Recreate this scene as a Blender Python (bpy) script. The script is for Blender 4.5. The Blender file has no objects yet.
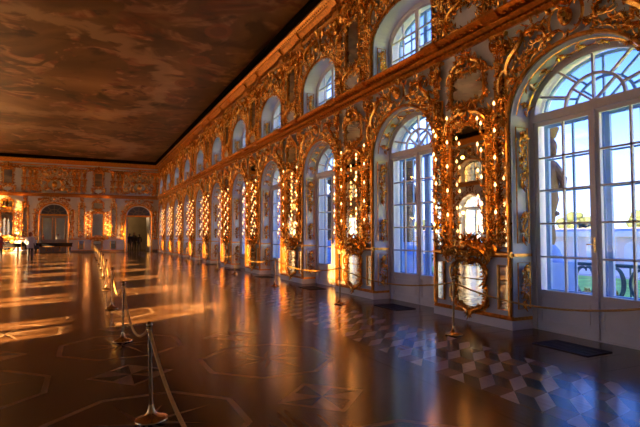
import bpy, bmesh, math, random
from mathutils import Vector, Matrix, Euler
PI = math.pi
C = bpy.context.scene.collection
rnd = random.Random(7)

# ------------------------------------------------------------------ dimensions (metres)
XR, XL = 6.36, -11.5          # faces of the two long walls
YF, YB = 49.7, -2.6           # end walls
ZC = 8.62                     # ceiling
BAY, W0 = 4.286, 4.777        # window spacing, first window
HO = 1.158                    # half opening
HP = BAY / 2 - HO             # half pier
NW = 11
RD = 0.43                     # reveal depth to the doors
WT = 0.85                     # wall thickness
ORD = ['first', 'second', 'third', 'fourth', 'fifth', 'sixth', 'seventh', 'eighth', 'ninth', 'tenth', 'eleventh', 'twelfth']

# ------------------------------------------------------------------ materials
def newmat(name):
    m = bpy.data.materials.new(name); m.use_nodes = True
    nt = m.node_tree; b = nt.nodes['Principled BSDF']
    return m, nt, b
def N(nt, t, **kw):
    n = nt.nodes.new(t)
    for k, v in kw.items(): setattr(n, k, v)
    return n
def ramp(nt, fac, stops):
    r = N(nt, 'ShaderNodeValToRGB'); e = r.color_ramp.elements
    while len(e) < len(stops): e.new(0.5)
    for i, (p, c) in enumerate(stops): e[i].position = p; e[i].color = (*c, 1)
    nt.links.new(fac, r.inputs['Fac']); return r
def basic(name, col, rough=0.5, metal=0.0, var=0.12, scale=6.0, coat=0.0, bump=0.0, spec=None):
    m, nt, b = newmat(name)
    tc = N(nt, 'ShaderNodeTexCoord'); nz = N(nt, 'ShaderNodeTexNoise'); nz.inputs['Scale'].default_value = scale
    nz.inputs['Detail'].default_value = 4
    nt.links.new(tc.outputs['Object'], nz.inputs['Vector'])
    lo = tuple(c * (1 - var) for c in col); hi = tuple(min(1, c * (1 + var)) for c in col)
    r = ramp(nt, nz.outputs['Fac'], [(0.3, lo), (0.7, hi)])
    nt.links.new(r.outputs['Color'], b.inputs['Base Color'])
    b.inputs['Roughness'].default_value = rough; b.inputs['Metallic'].default_value = metal
    if coat: b.inputs['Coat Weight'].default_value = coat
    if spec is not None: b.inputs['Specular IOR Level'].default_value = spec
    if bump:
        bp = N(nt, 'ShaderNodeBump'); bp.inputs['Strength'].default_value = bump; bp.inputs['Distance'].default_value = 0.02
        nt.links.new(nz.outputs['Fac'], bp.inputs['Height']); nt.links.new(bp.outputs['Normal'], b.inputs['Normal'])
    return m
M = {}
M['gold'] = basic('gilding', (0.98, 0.47, 0.09), 0.24, 0.88, 0.18, 9, bump=0.35)
M['gold_smooth'] = basic('gilded_moulding', (0.76, 0.34, 0.065), 0.30, 0.88, 0.30, 14, bump=0.5)
M['brass'] = basic('brass', (0.55, 0.36, 0.14), 0.22, 1.0, 0.08, 8)
M['cord'] = basic('gold_cord', (0.62, 0.36, 0.08), 0.6, 0.15, 0.25, 60, bump=0.4)
M['paint'] = basic('wall_paint', (0.80, 0.79, 0.76), 0.45, 0, 0.05, 2)
M['white'] = basic('white_woodwork', (0.84, 0.84, 0.83), 0.32, 0, 0.04, 3)
M['skylit_white'] = basic('skylit_white_woodwork', (0.24, 0.44, 0.76), 0.4, 0, 0.04, 3)  # outer sashes: blue of the skylight put into white woodwork
M['candle'] = basic('candle_wax', (0.85, 0.78, 0.60), 0.5, 0, 0.03, 3)
M['vent'] = basic('vent_iron', (0.03, 0.026, 0.022), 0.5, 0.6, 0.2, 20)
M['black'] = basic('black_lacquer', (0.010, 0.009, 0.010), 0.6, 0, 0.2, 8, spec=0.15)
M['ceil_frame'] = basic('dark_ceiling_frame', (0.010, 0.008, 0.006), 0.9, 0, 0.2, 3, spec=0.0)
M['facade'] = basic('facade_stucco', (0.16, 0.33, 0.72), 0.7, 0, 0.06, 2)
M['bronze'] = basic('weathered_bronze', (0.10, 0.062, 0.04), 0.6, 0.0, 0.3, 8, bump=0.3)
M['iron'] = basic('painted_iron', (0.05, 0.12, 0.13), 0.45, 0.2, 0.1, 8)
M['gilt_iron'] = basic('gilt_iron', (0.75, 0.6, 0.15), 0.4, 0.8, 0.1, 8)
M['lawn'] = basic('lawn_grass', (0.42, 0.70, 0.11), 0.9, 0, 0.25, 0.6)
M['gravel'] = basic('pale_gravel', (0.62, 0.55, 0.48), 0.9, 0, 0.08, 0.8)
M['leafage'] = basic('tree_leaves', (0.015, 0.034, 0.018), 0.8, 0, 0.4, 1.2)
M['bark'] = basic('tree_bark', (0.10, 0.07, 0.05), 0.9, 0, 0.3, 4)
M['stucco'] = basic('pale_pink_stucco', (0.94, 0.76, 0.68), 0.8, 0, 0.04, 0.5)
M['stone'] = basic('white_stone', (0.93, 0.88, 0.86), 0.7, 0, 0.04, 1)
M['roofing'] = basic('grey_roofing', (0.45, 0.44, 0.44), 0.6, 0, 0.1, 1)
M['darkpane'] = basic('dark_window_pane', (0.10, 0.12, 0.15), 0.15, 0, 0.1, 1)
M['door_wood'] = basic('grey_gold_door', (0.30, 0.26, 0.19), 0.4, 0, 0.1, 2)
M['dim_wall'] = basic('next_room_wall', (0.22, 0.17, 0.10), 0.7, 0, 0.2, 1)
M['skin'] = basic('skin', (0.62, 0.38, 0.27), 0.55, 0, 0.05, 5)
M['cloth_white'] = basic('white_jacket', (0.62, 0.60, 0.58), 0.85, 0, 0.06, 14, bump=0.2)
M['cloth_red'] = basic('red_jacket', (0.20, 0.012, 0.012), 0.8, 0, 0.15, 14, bump=0.2)
M['cloth_dark'] = basic('dark_cloth', (0.018, 0.017, 0.02), 0.85, 0, 0.2, 14)
M['cloth_grey'] = basic('charcoal_cloth', (0.05, 0.048, 0.05), 0.85, 0, 0.2, 14)
M['hair_red'] = basic('auburn_hair', (0.22, 0.07, 0.03), 0.6, 0, 0.2, 30)
M['hair_dark'] = basic('dark_hair', (0.03, 0.02, 0.015), 0.6, 0, 0.2, 30)
M['leather'] = basic('dark_leather', (0.02, 0.015, 0.012), 0.5, 0, 0.2, 20)

def mirror_mat():
    m, nt, b = newmat('old_mirror_glass')
    tc = N(nt, 'ShaderNodeTexCoord'); nz = N(nt, 'ShaderNodeTexNoise'); nz.inputs['Scale'].default_value = 1.7
    nt.links.new(tc.outputs['Object'], nz.inputs['Vector'])
    r = ramp(nt, nz.outputs['Fac'], [(0.3, (0.62, 0.66, 0.58)), (0.7, (0.72, 0.75, 0.68))])
    nt.links.new(r.outputs['Color'], b.inputs['Base Color'])
    b.inputs['Metallic'].default_value = 1.0; b.inputs['Roughness'].default_value = 0.02
    n2 = N(nt, 'ShaderNodeTexNoise'); n2.inputs['Scale'].default_value = 2.2
    nt.links.new(tc.outputs['Object'], n2.inputs['Vector'])
    bp = N(nt, 'ShaderNodeBump'); bp.inputs['Strength'].default_value = 0.02; bp.inputs['Distance'].default_value = 0.02
    nt.links.new(n2.outputs['Fac'], bp.inputs['Height']); nt.links.new(bp.outputs['Normal'], b.inputs['Normal'])
    return m
M['mirror'] = mirror_mat()
def glass_mat():
    m = bpy.data.materials.new('window_glass'); m.use_nodes = True; nt = m.node_tree; nt.nodes.clear()
    o = N(nt, 'ShaderNodeOutputMaterial'); mix = N(nt, 'ShaderNodeMixShader')
    t = N(nt, 'ShaderNodeBsdfTransparent'); t.inputs['Color'].default_value = (0.95, 0.97, 1, 1)
    g = N(nt, 'ShaderNodeBsdfGlossy'); g.inputs['Roughness'].default_value = 0.02
    lw = N(nt, 'ShaderNodeLayerWeight'); lw.inputs['Blend'].default_value = 0.5
    pw = N(nt, 'ShaderNodeMath', operation='POWER'); pw.inputs[1].default_value = 5; nt.links.new(lw.outputs['Facing'], pw.inputs[0])
    f = N(nt, 'ShaderNodeMath', operation='MULTIPLY_ADD'); f.inputs[1].default_value = 0.5; f.inputs[2].default_value = 0.03; nt.links.new(pw.outputs[0], f.inputs[0])
    nt.links.new(f.outputs[0], mix.inputs[0]); nt.links.new(t.outputs[0], mix.inputs[1]); nt.links.new(g.outputs[0], mix.inputs[2])
    nt.links.new(mix.outputs[0], o.inputs['Surface']); return m
M['glass'] = glass_mat()
M['blind'] = glass_mat(); M['blind'].name = 'amber_sun_filter'; M['blind'].node_tree.nodes['Transparent BSDF'].inputs['Color'].default_value = (0.58, 0.47, 0.32, 1)  # amber sheets added to left-wall windows to weaken the sun
def emit_mat(name, col, s):
    m = bpy.data.materials.new(name); m.use_nodes = True; nt = m.node_tree; nt.nodes.clear()
    o = N(nt, 'ShaderNodeOutputMaterial'); e = N(nt, 'ShaderNodeEmission')
    e.inputs['Color'].default_value = (*col, 1); e.inputs['Strength'].default_value = s
    nt.links.new(e.outputs[0], o.inputs['Surface'])
    m.cycles.emission_sampling = 'NONE'; return m
M['flame'] = emit_mat('candle_bulb', (1.0, 0.48, 0.16), 8)

def wood(name, c1, c2, ang=0.0, rough=0.165):
    m, nt, b = newmat(name)
    tc = N(nt, 'ShaderNodeTexCoord'); mp = N(nt, 'ShaderNodeMapping'); mp.inputs['Rotation'].default_value = (0, 0, ang)
    mp.inputs['Scale'].default_value = (22, 1.6, 1)
    nt.links.new(tc.outputs['Object'], mp.inputs['Vector'])
    nz = N(nt, 'ShaderNodeTexNoise'); nz.inputs['Scale'].default_value = 1.0; nz.inputs['Detail'].default_value = 5
    nt.links.new(mp.outputs[0], nz.inputs['Vector'])
    r = ramp(nt, nz.outputs['Fac'], [(0.28, c1), (0.72, c2)])
    # broad uneven ageing of the boards
    n2 = N(nt, 'ShaderNodeTexNoise'); n2.inputs['Scale'].default_value = 0.9; n2.inputs['Detail'].default_value = 3
    nt.links.new(tc.outputs['Object'], n2.inputs['Vector'])
    r2 = ramp(nt, n2.outputs['Fac'], [(0.3, (0.78, 0.78, 0.78)), (0.7, (1.12, 1.1, 1.08))])
    mx = N(nt, 'ShaderNodeMix', data_type='RGBA', blend_type='MULTIPLY'); mx.inputs['Factor'].default_value = 1
    nt.links.new(r.outputs['Color'], mx.inputs['A']); nt.links.new(r2.outputs['Color'], mx.inputs['B'])
    nt.links.new(mx.outputs['Result'], b.inputs['Base Color'])
    rr = N(nt, 'ShaderNodeMapRange'); rr.inputs['To Min'].default_value = rough * 0.8; rr.inputs['To Max'].default_value = rough * 1.3
    nt.links.new(n2.outputs['Fac'], rr.inputs['Value']); nt.links.new(rr.outputs[0], b.inputs['Roughness'])
    b.inputs['Specular IOR Level'].default_value = 0.38
    bp = N(nt, 'ShaderNodeBump'); bp.inputs['Strength'].default_value = 0.12; bp.inputs['Distance'].default_value = 0.004
    n3 = N(nt, 'ShaderNodeTexNoise'); n3.inputs['Scale'].default_value = 7; n3.inputs['Detail'].default_value = 2
    nt.links.new(tc.outputs['Object'], n3.inputs['Vector'])
    nt.links.new(n3.outputs['Fac'], bp.inputs['Height']); nt.links.new(bp.outputs['Normal'], b.inputs['Normal'])
    return m
M['wood_main'] = wood('oak_parquet', (0.072, 0.031, 0.011), (0.130, 0.058, 0.022), 0.0)
M['wood_cross'] = wood('oak_parquet_crossing', (0.062, 0.027, 0.010), (0.115, 0.050, 0.019), PI / 2)
M['wood_light'] = wood('maple_inlay', (0.26, 0.145, 0.066), (0.35, 0.20, 0.098), 0.6)
M['wood_dark'] = wood('ebony_inlay', (0.010, 0.006, 0.004), (0.026, 0.015, 0.009), 0.3)
M['wood_red'] = wood('mahogany_inlay', (0.06, 0.020, 0.008), (0.10, 0.036, 0.014), 1.0)
M['cube_light'] = wood('pale_cube_veneer', (0.46, 0.34, 0.25), (0.58, 0.44, 0.34), 0.5)
M['cube_mid'] = wood('walnut_cube_veneer', (0.19, 0.105, 0.052), (0.27, 0.150, 0.076), 1.57)
M['cube_dark'] = wood('bog_oak_cube_veneer', (0.016, 0.013, 0.012), (0.034, 0.028, 0.025), 2.6)

def mural():
    m, nt, b = newmat('painted_ceiling_canvas')
    tc = N(nt, 'ShaderNodeTexCoord'); sep = N(nt, 'ShaderNodeSeparateXYZ'); nt.links.new(tc.outputs['Object'], sep.inputs[0])
    def noise(scale, detail=4, dist=0.0, off=0.0, sy=1.0):
        mp = N(nt, 'ShaderNodeMapping'); mp.inputs['Location'].default_value = (off, off * 0.7, 0); mp.inputs['Scale'].default_value = (1, sy, 1)
        nt.links.new(tc.outputs['Object'], mp.inputs['Vector'])
        n = N(nt, 'ShaderNodeTexNoise'); n.inputs['Scale'].default_value = scale; n.inputs['Detail'].default_value = detail
        n.inputs['Distortion'].default_value = dist; nt.links.new(mp.outputs[0], n.inputs['Vector']); return n.outputs['Fac']
    def mix(a, bcol, fac, bt='MIX'):
        x = N(nt, 'ShaderNodeMix', data_type='RGBA', blend_type=bt)
        if isinstance(bcol, tuple): x.inputs['B'].default_value = (*bcol, 1)
        else: nt.links.new(bcol, x.inputs['B'])
        nt.links.new(a, x.inputs['A']); nt.links.new(fac, x.inputs['Factor']); return x.outputs['Result']
    def math_(op, a, c, cl=False):
        x = N(nt, 'ShaderNodeMath', operation=op, use_clamp=cl)
        for i, v in enumerate((a, c)):
            if v is None: continue
            if isinstance(v, (int, float)): x.inputs[i].default_value = v
            else: nt.links.new(v, x.inputs[i])
        return x.outputs[0]
    def gate(v, lo, hi):
        r = N(nt, 'ShaderNodeMapRange', interpolation_type='SMOOTHSTEP'); r.inputs['From Min'].default_value = lo; r.inputs['From Max'].default_value = hi
        nt.links.new(v, r.inputs['Value']); return r.outputs[0]
    base = ramp(nt, noise(0.12, 7, 0.8), [(0.34, (0.032, 0.016, 0.007)), (0.46, (0.10, 0.050, 0.020)), (0.56, (0.27, 0.15, 0.058)), (0.68, (0.50, 0.31, 0.13))]).outputs['Color']
    # figures: distorted blotches of flesh, red, slate and ochre
    fig = noise(0.50, 6, 1.8, 3.1, 0.8)
    col = ramp(nt, noise(0.5, 4, 1.0, 9.0), [(0.32, (0.04, 0.04, 0.04)), (0.44, (0.24, 0.075, 0.03)), (0.54, (0.50, 0.30, 0.16)), (0.62, (0.13, 0.04, 0.02)), (0.72, (0.09, 0.08, 0.065))]).outputs['Color']
    c = mix(base, col, gate(fig, 0.50, 0.60))
    c = mix(c, (0.022, 0.012, 0.006), gate(noise(0.42, 6, 1.4, 17.0), 0.54, 0.70))
    # painted balustrade: a big oval band, repeated along the hall
    yy = math_('PINGPONG', math_('ADD', sep.outputs['Y'], -6.0), 9.5)
    ex = math_('DIVIDE', math_('ADD', sep.outputs['X'], 2.6), 5.9); ey = math_('DIVIDE', math_('ADD', yy, -1.0), 6.2)
    rr = math_('SQRT', math_('ADD', math_('MULTIPLY', ex, ex), math_('MULTIPLY', ey, ey)), None)
    rr = math_('ADD', rr, math_('MULTIPLY', noise(0.7, 5, 1.2, 4.0), 0.5))
    band = math_('MULTIPLY', gate(rr, 1.13, 1.20), math_('SUBTRACT', 1.0, gate(rr, 1.27, 1.38)))
    c = mix(c, (0.42, 0.28, 0.15), math_('MULTIPLY', band, 0.75))
    c = mix(c, (0.030, 0.016, 0.008), math_('MULTIPLY', gate(rr, 1.36, 1.55), 0.45))
    # dim red oval medallions along the edges
    my = math_('ADD', math_('PINGPONG', math_('ADD', sep.outputs['Y'], 1.0), 3.2), -1.6)
    mx = math_('ADD', math_('ABSOLUTE', math_('ADD', sep.outputs['X'], 2.57), None), -6.6)
    mr = math_('SQRT', math_('ADD', math_('MULTIPLY', mx, mx), math_('MULTIPLY', math_('MULTIPLY', my, my), 0.5)), None)
    c = mix(c, (0.22, 0.075, 0.03), math_('MULTIPLY', math_('SUBTRACT', 1.0, gate(mr, 0.42, 0.50)), 0.7))
    c = mix(c, (0.10, 0.05, 0.02), math_('MULTIPLY', math_('SUBTRACT', 1.0, gate(mr, 0.26, 0.32)), 0.6))
    nt.links.new(c, b.inputs['Base Color'])
    b.inputs['Roughness'].default_value = 0.42; b.inputs['Specular IOR Level'].default_value = 0.35
    return m
M['mural'] = mural()

# ------------------------------------------------------------------ mesh builder
class MB:
    def __init__(s, *mats): s.v = []; s.f = []; s.m = []; s.mats = list(mats)
    def mi(s, m):
        if m is None: return 0
        if m not in s.mats: s.mats.append(m)
        return s.mats.index(m)
    def add(s, vs, fs, m=None):
        o = len(s.v); k = s.mi(m); s.v += [tuple(p) for p in vs]
        for f in fs: s.f.append(tuple(i + o for i in f)); s.m.append(k)
    def box(s, x0, x1, y0, y1, z0, z1, m=None):
        vs = [(x0, y0, z0), (x1, y0, z0), (x1, y1, z0), (x0, y1, z0), (x0, y0, z1), (x1, y0, z1), (x1, y1, z1), (x0, y1, z1)]
        s.add(vs, [(0, 3, 2, 1), (4, 5, 6, 7), (0, 1, 5, 4), (1, 2, 6, 5), (2, 3, 7, 6), (3, 0, 4, 7)], m)
    def tube(s, pts, rad, n=6, m=None, flat=1.0, closed=False):
        pts = [Vector(p) for p in pts]; L = len(pts)
        if not hasattr(rad, '__len__'): rad = [rad] * L
        up = Vector((0, -1, 0)); vs = []; fs = []
        for i, p in enumerate(pts):
            if closed: t = pts[(i + 1) % L] - pts[i - 1]
            else: t = pts[min(i + 1, L - 1)] - pts[max(i - 1, 0)]
            if t.length < 1e-9: t = Vector((0, 0, 1))
            t.normalize()
            a = t.cross(up)
            if a.length < 0.1: a = t.cross(Vector((1, 0, 0)))
            a.normalize(); b = a.cross(t).normalized()
            for k in range(n):
                q = 2 * PI * k / n
                vs.append(p + (a * math.cos(q) + b * math.sin(q) * flat) * rad[i])
        for i in range(L if closed else L - 1):
            for k in range(n):
                j = (i + 1) % L
                fs.append((i * n + k, i * n + (k + 1) % n, j * n + (k + 1) % n, j * n + k))
        if not closed:
            fs.append(tuple(range(n - 1, -1, -1))); fs.append(tuple((L - 1) * n + k for k in range(n)))
        s.add(vs, fs, m)
    def lathe(s, prof, cx=0, cy=0, n=16, m=None):
        vs = []; fs = []
        for r, z in prof:
            for k in range(n): vs.append((cx + r * math.cos(2 * PI * k / n), cy + r * math.sin(2 * PI * k / n), z))
        for i in range(len(prof) - 1):
            for k in range(n): fs.append((i * n + k, i * n + (k + 1) % n, (i + 1) * n + (k + 1) % n, (i + 1) * n + k))
        fs.append(tuple(range(n - 1, -1, -1))); fs.append(tuple((len(prof) - 1) * n + k for k in range(n)))
        s.add(vs, fs, m)
    def blob(s, c, r, m=None, nu=8, nv=5):
        rx, ry, rz = r if hasattr(r, '__len__') else (r, r, r); vs = []; fs = []
        for j in range(nv + 1):
            a = -PI / 2 + PI * j / nv
            for k in range(nu):
                q = 2 * PI * k / nu
                vs.append((c[0] + rx * math.cos(a) * math.cos(q), c[1] + ry * math.cos(a) * math.sin(q), c[2] + rz * math.sin(a)))
        for j in range(nv):
            for k in range(nu): fs.append((j * nu + k, j * nu + (k + 1) % nu, (j + 1) * nu + (k + 1) % nu, (j + 1) * nu + k))
        s.add(vs, fs, m)
    def poly(s, pts, z, m=None): s.add([(x, y, z) for x, y in pts], [tuple(range(len(pts)))], m)
    def extrude(s, pts, y0, y1, m=None):      # polygon in XZ, prism along Y
        n = len(pts); vs = [(x, y0, z) for x, z in pts] + [(x, y1, z) for x, z in pts]
        fs = [tuple(range(n)), tuple(range(2 * n - 1, n - 1, -1))] + [(i, i + n, (i + 1) % n + n, (i + 1) % n) for i in range(n)]
        s.add(vs, fs, m)
    def profile(s, prof, x0, x1, m=None):     # profile in (y,z), swept along X
        n = len(prof); vs = [(x0, y, z) for y, z in prof] + [(x1, y, z) for y, z in prof]
        fs = [(i, (i + 1) % n, (i + 1) % n + n, i + n) for i in range(n)] + [tuple(range(n - 1, -1, -1)), tuple(range(n, 2 * n))]
        s.add(vs, fs, m)
    def merge(s, o, mat=Matrix(), mirror=False):
        off = len(s.v)
        for p in o.v:
            q = Vector(p)
            if mirror: q.x = -q.x
            s.v.append(tuple(mat @ q))
        for f, k in zip(o.f, o.m):
            f = tuple(i + off for i in f)
            s.f.append(f[::-1] if mirror else f); s.m.append(s.mi(o.mats[k]) if o.mats else 0)
    def mesh(s, name, smooth=True):
        me = bpy.data.meshes.new(name); me.from_pydata(s.v, [], s.f)
        for m in s.mats: me.materials.append(M[m])
        me.polygons.foreach_set('material_index', s.m)
        if smooth: me.polygons.foreach_set('use_smooth', [True] * len(s.f)); me.set_sharp_from_angle(angle=math.radians(42))
        me.update(); return me
def recalc(me):
    bm = bmesh.new(); bm.from_mesh(me); bmesh.ops.recalc_face_normals(bm, faces=bm.faces); bm.to_mesh(me); bm.free(); return me
def obj(name, mb, parent=None, loc=None, rz=None, smooth=True):
    me = mb if isinstance(mb, bpy.types.Mesh) else recalc(mb.mesh(name, smooth))
    o = bpy.data.objects.new(name, me); C.objects.link(o)
    if parent: o.parent = parent
    if loc: o.location = loc
    if rz is not None: o.rotation_euler = (0, 0, rz)
    return o
def tag(o, label, cat, group=None, kind=None):
    o['label'] = label; o['category'] = cat
    if group: o['group'] = group
    if kind: o['kind'] = kind
    return o
def thing(name, loc=(0, 0, 0), rz=0.0):
    o = bpy.data.objects.new(name, None); C.objects.link(o); o.empty_display_size = 0.1
    o.location = loc; o.rotation_euler = (0, 0, rz); return o
def struct(name, mb, parent=None, loc=None, rz=None, smooth=True):
    o = obj(name, mb, parent, loc, rz, smooth); o['kind'] = 'structure'; return o
KIDS = {}
def kids(o):
    if o.name not in KIDS: KIDS[o.name] = [c for c in bpy.data.objects if c.parent == o]
    return KIDS[o.name]
def dup(root, loc, rz=None, scale=None):
    r = root.copy(); C.objects.link(r); r.location = loc
    if rz is not None: r.rotation_euler = (0, 0, rz)
    if scale: r.scale = scale
    for ch in kids(root):
        c = ch.copy(); C.objects.link(c); c.parent = r
        for g in kids(ch):
            d = g.copy(); C.objects.link(d); d.parent = c
    return r

# ------------------------------------------------------------------ rococo ornament kit (plane X-Z, relief towards -Y)
def canon(kind):
    n = 26; pts = [(0.0, 0.0)]; h = 0.0
    for i in range(n - 1):
        t = (i + 0.5) / (n - 1); e = abs(2 * t - 1) ** 3
        k = (2.0 + 17.0 * e)
        if kind == 'S' and t > 0.5: k = -k
        h += k / (n - 1); pts.append((pts[-1][0] + math.cos(h), pts[-1][1] + math.sin(h)))
    xs = [p[0] for p in pts]; ys = [p[1] for p in pts]
    cx, cy = sum(xs) / n, sum(ys) / n; s = max(max(xs) - min(xs), max(ys) - min(ys))
    pts = [((x - cx) / s, (y - cy) / s) for x, y in pts]
    # turn the long axis to X
    a, b = pts[7], pts[-8]; q = -math.atan2(b[1] - a[1], b[0] - a[0])
    return [(x * math.cos(q) - y * math.sin(q), x * math.sin(q) + y * math.cos(q)) for x, y in pts]
CAN = {'C': canon('C'), 'S': canon('S')}
def scroll(mb, kind, x, z, rot, size, flip=False, fat=1.0, y=0.0, m=None, n=5):
    P = CAN[kind]; L = len(P); pts = []; rad = []
    for i, (a, b) in enumerate(P):
        if flip: b = -b
        t = i / (L - 1); w = math.sin(PI * t)
        pts.append((x + size * (a * math.cos(rot) - b * math.sin(rot)), y - 0.012 - size * (0.05 + 0.09 * w), z + size * (a * math.sin(rot) + b * math.cos(rot))))
        rad.append(size * fat * (0.030 + 0.042 * w))
    mb.tube(pts, rad, n, m)
def leaf(mb, x, z, rot, size, wid=0.3, y=0.0, m=None, curl=0.35):
    vs = []; fs = []; R = 5
    for i in range(R + 1):
        t = i / R; w = size * wid * math.sin(PI * min(1, 0.12 + 0.88 * t)) * (1.0 if i % 2 else 0.72)
        d = y - 0.006 - size * (0.08 + curl * t * t * 0.9)
        for sgn, dd in ((-1, 0.07 * size), (0, -0.05 * size), (1, 0.07 * size)):
            a, b = t * size, sgn * w
            vs.append((x + a * math.cos(rot) - b * math.sin(rot), d + dd, z + a * math.sin(rot) + b * math.cos(rot)))
    for i in range(R):
        for k in range(2): fs.append((i * 3 + k, i * 3 + k + 1, i * 3 + k + 4, i * 3 + k + 3))
    mb.add(vs, fs, m)
def fan(mb, x, z, rot, size, n=5, spread=1.1, y=0.0, m=None):
    for i in range(n):
        q = (i / (n - 1) - 0.5) * 2 * spread
        leaf(mb, x, z, rot + q, size * (1 - 0.25 * abs(q) / spread), 0.2, y, m)
def rosette(mb, x, z, r, y=0.0, m=None, k=6):
    for i in range(k): leaf(mb, x, z, 2 * PI * i / k, r, 0.34, y, m)
    mb.blob((x, y - 0.35 * r, z), (r * 0.32, r * 0.28, r * 0.32), m)
def garland(mb, path, size, R, y=0.0, m=None, dens=1.0, inner=1.0):
    """scrolls and leaves tumbling along a polyline"""
    size *= 0.80; dens *= 1.12
    segs = [(Vector((a[0], a[1])), Vector((b[0], b[1]))) for a, b in zip(path, path[1:])]
    tot = sum((b - a).length for a, b in segs); n = max(2, int(tot / size * 1.7 * dens))
    for i in range(n):
        d = (i + 0.5) / n * tot
        for a, b in segs:
            l = (b - a).length
            if d <= l: break
            d -= l
        p = a + (b - a) * min(1, d / l); t = math.atan2(b.y - a.y, b.x - a.x); nx, nz = -math.sin(t), math.cos(t)
        o = R.uniform(-0.25, 0.25) * size
        px, pz = p.x + nx * o, p.y + nz * o
        scroll(mb, 'C' if R.random() < 0.6 else 'S', px, pz, t + R.uniform(-0.5, 0.5), size * R.uniform(0.7, 1.15), R.random() < 0.5, 0.82, y, m)
        for _ in range(4):
            leaf(mb, px + R.uniform(-.6, .6) * size, pz + R.uniform(-.5, .5) * size, t + R.choice((-1, 1)) * R.uniform(0.3, 1.5), size * R.uniform(0.45, 0.85), 0.28, y - R.uniform(0, .03), m)
        if R.random() < 0.4: mb.blob((px, y - 0.04 - size * .1, pz), size * R.uniform(0.09, 0.16), m, 6, 4)
def sym(build):
    """build one half (x>0) and mirror it"""
    h = MB('gold'); build(h); out = MB('gold'); out.merge(h); out.merge(h, mirror=True); return out
def arc(a, b, cz, t0, t1, n=24, k=1.0):
    return [(k * a * math.cos(t0 + (t1 - t0) * i / n), cz + k * b * math.sin(t0 + (t1 - t0) * i / n)) for i in range(n + 1)]
def cartouche(mb, x, z, w, h, y=0.0, m=None, glass=None):
    for s in (-1, 1):
        scroll(mb, 'C', x + s * w * 0.48, z, PI / 2 if s > 0 else -PI / 2, h * 0.8, False, 1.0, y, m)
        scroll(mb, 'S', x + s * w * 0.30, z + h * 0.45, s * 0.6, w * 0.55, s > 0, 1.0, y, m)
        scroll(mb, 'C', x + s * w * 0.30, z - h * 0.42, s * 0.5, w * 0.5, s < 0, 1.0, y, m)
        leaf(mb, x + s * w * 0.5, z + h * 0.3, PI / 2 - s * 0.9, h * 0.4, 0.3, y, m)
        leaf(mb, x + s * w * 0.5, z - h * 0.3, -PI / 2 + s * 0.9, h * 0.4, 0.3, y, m)
    fan(mb, x, z + h * 0.42, PI / 2, h * 0.42, 5, 1.0, y, m)
    fan(mb, x, z - h * 0.42, -PI / 2, h * 0.3, 3, 0.7, y, m)
    mb.blob((x, y - 0.05, z), (w * 0.24, 0.06, h * 0.3), m, 10, 6)

LA, LB, LS = HO, 0.97, 3.44       # lower arch: half width, rise, springing
UA, UB, US = HO, 0.66, 6.22       # upper arch

def crest_lower():
    R = random.Random(11)
    def half(h):
        garland(h, arc(LA + .15, LB + .14, LS, 0.15, 1.25, 14), 0.22, R, 0, dens=1.0)
        garland(h, arc(LA + .30, LB + .28, LS, 0.55, 1.35, 12), 0.22, R, 0, dens=0.8)
        scroll(h, 'S', 0.98, 4.52, 2.3, 0.62, False, 1.0); scroll(h, 'C', 0.60, 4.72, 0.25, 0.42, True, 1.0)
        scroll(h, 'C', 1.24, 4.12, 1.9, 0.46, False, 1.0)
        garland(h, [(0.35, 4.86), (0.75, 4.84), (1.1, 4.74)], 0.2, R, 0, dens=1.0)
        fan(h, 1.08, 4.64, 0.6, 0.30, 5, 0.9)
        fan(h, 1.28, 3.62, -PI / 2, 0.34, 4, 0.6)
    o = sym(half)
    cartouche(o, 0, 4.74, 0.46, 0.46, -0.04, 'gold'); o.blob((0, -0.14, 4.76), (0.09, 0.07, 0.12), 'gold', 10, 6)
    for s in (-0.045, 0.045): o.blob((s, -0.20, 4.78), 0.018, 'gold', 6, 4)
    o.blob((0, -0.215, 4.75), (0.018, 0.02, 0.035), 'gold', 6, 4)
    return o
def arch_rim(a, b, cz, z0):
    o = MB('gold_smooth')
    path = [(a + .035, z0)] + arc(a + .035, b + .03, cz, 0, PI, 36) + [(-a - .035, z0)]
    o.tube([(x, -0.022, z) for x, z in path], 0.035, 6, 'gold_smooth')
    return o
def crest_upper():
    R = random.Random(23)
    def half(h):
        garland(h, arc(UA + .14, UB + .12, US, 0.2, 1.4, 12), 0.21, R, 0, dens=1.1)
        garland(h, arc(UA + .20, UB + .38, US, 0.7, 1.45, 12), 0.24, R, 0, dens=1.0)
        garland(h, [(0.1, 7.56), (1.3, 7.52)], 0.24, R, 0, dens=1.1)
        garland(h, [(0.5, 7.36), (1.3, 7.30), (1.34, 6.7)], 0.26, R, 0, dens=1.0)
        scroll(h, 'S', 0.7, 7.45, 2.6, 0.6, False, 1.0); scroll(h, 'C', 1.05, 7.0, 2.2, 0.5, False, 1.0)
        fan(h, 1.1, 7.40, 0.8, 0.3, 5, 0.9)
    o = sym(half); cartouche(o, 0, 7.32, 0.6, 0.62, -0.05, 'gold'); return o
def frame_carving(w, h, size, seed, dens=1.0):
    R = random.Random(seed)
    def half(b):
        garland(b, [(0.06, h), (w / 2, h), (w / 2, 0), (0.06, 0)], size, R, 0, dens=dens)
        scroll(b, 'C', w / 2, h - .02, 2.3, size * 1.9, False, 1.0); scroll(b, 'C', w / 2, .02, 0.8, size * 1.9, True, 1.0)
        scroll(b, 'S', w * .24, h + size * .25, 2.9, size * 2.0, False, 1.0)
    return sym(half)
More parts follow.
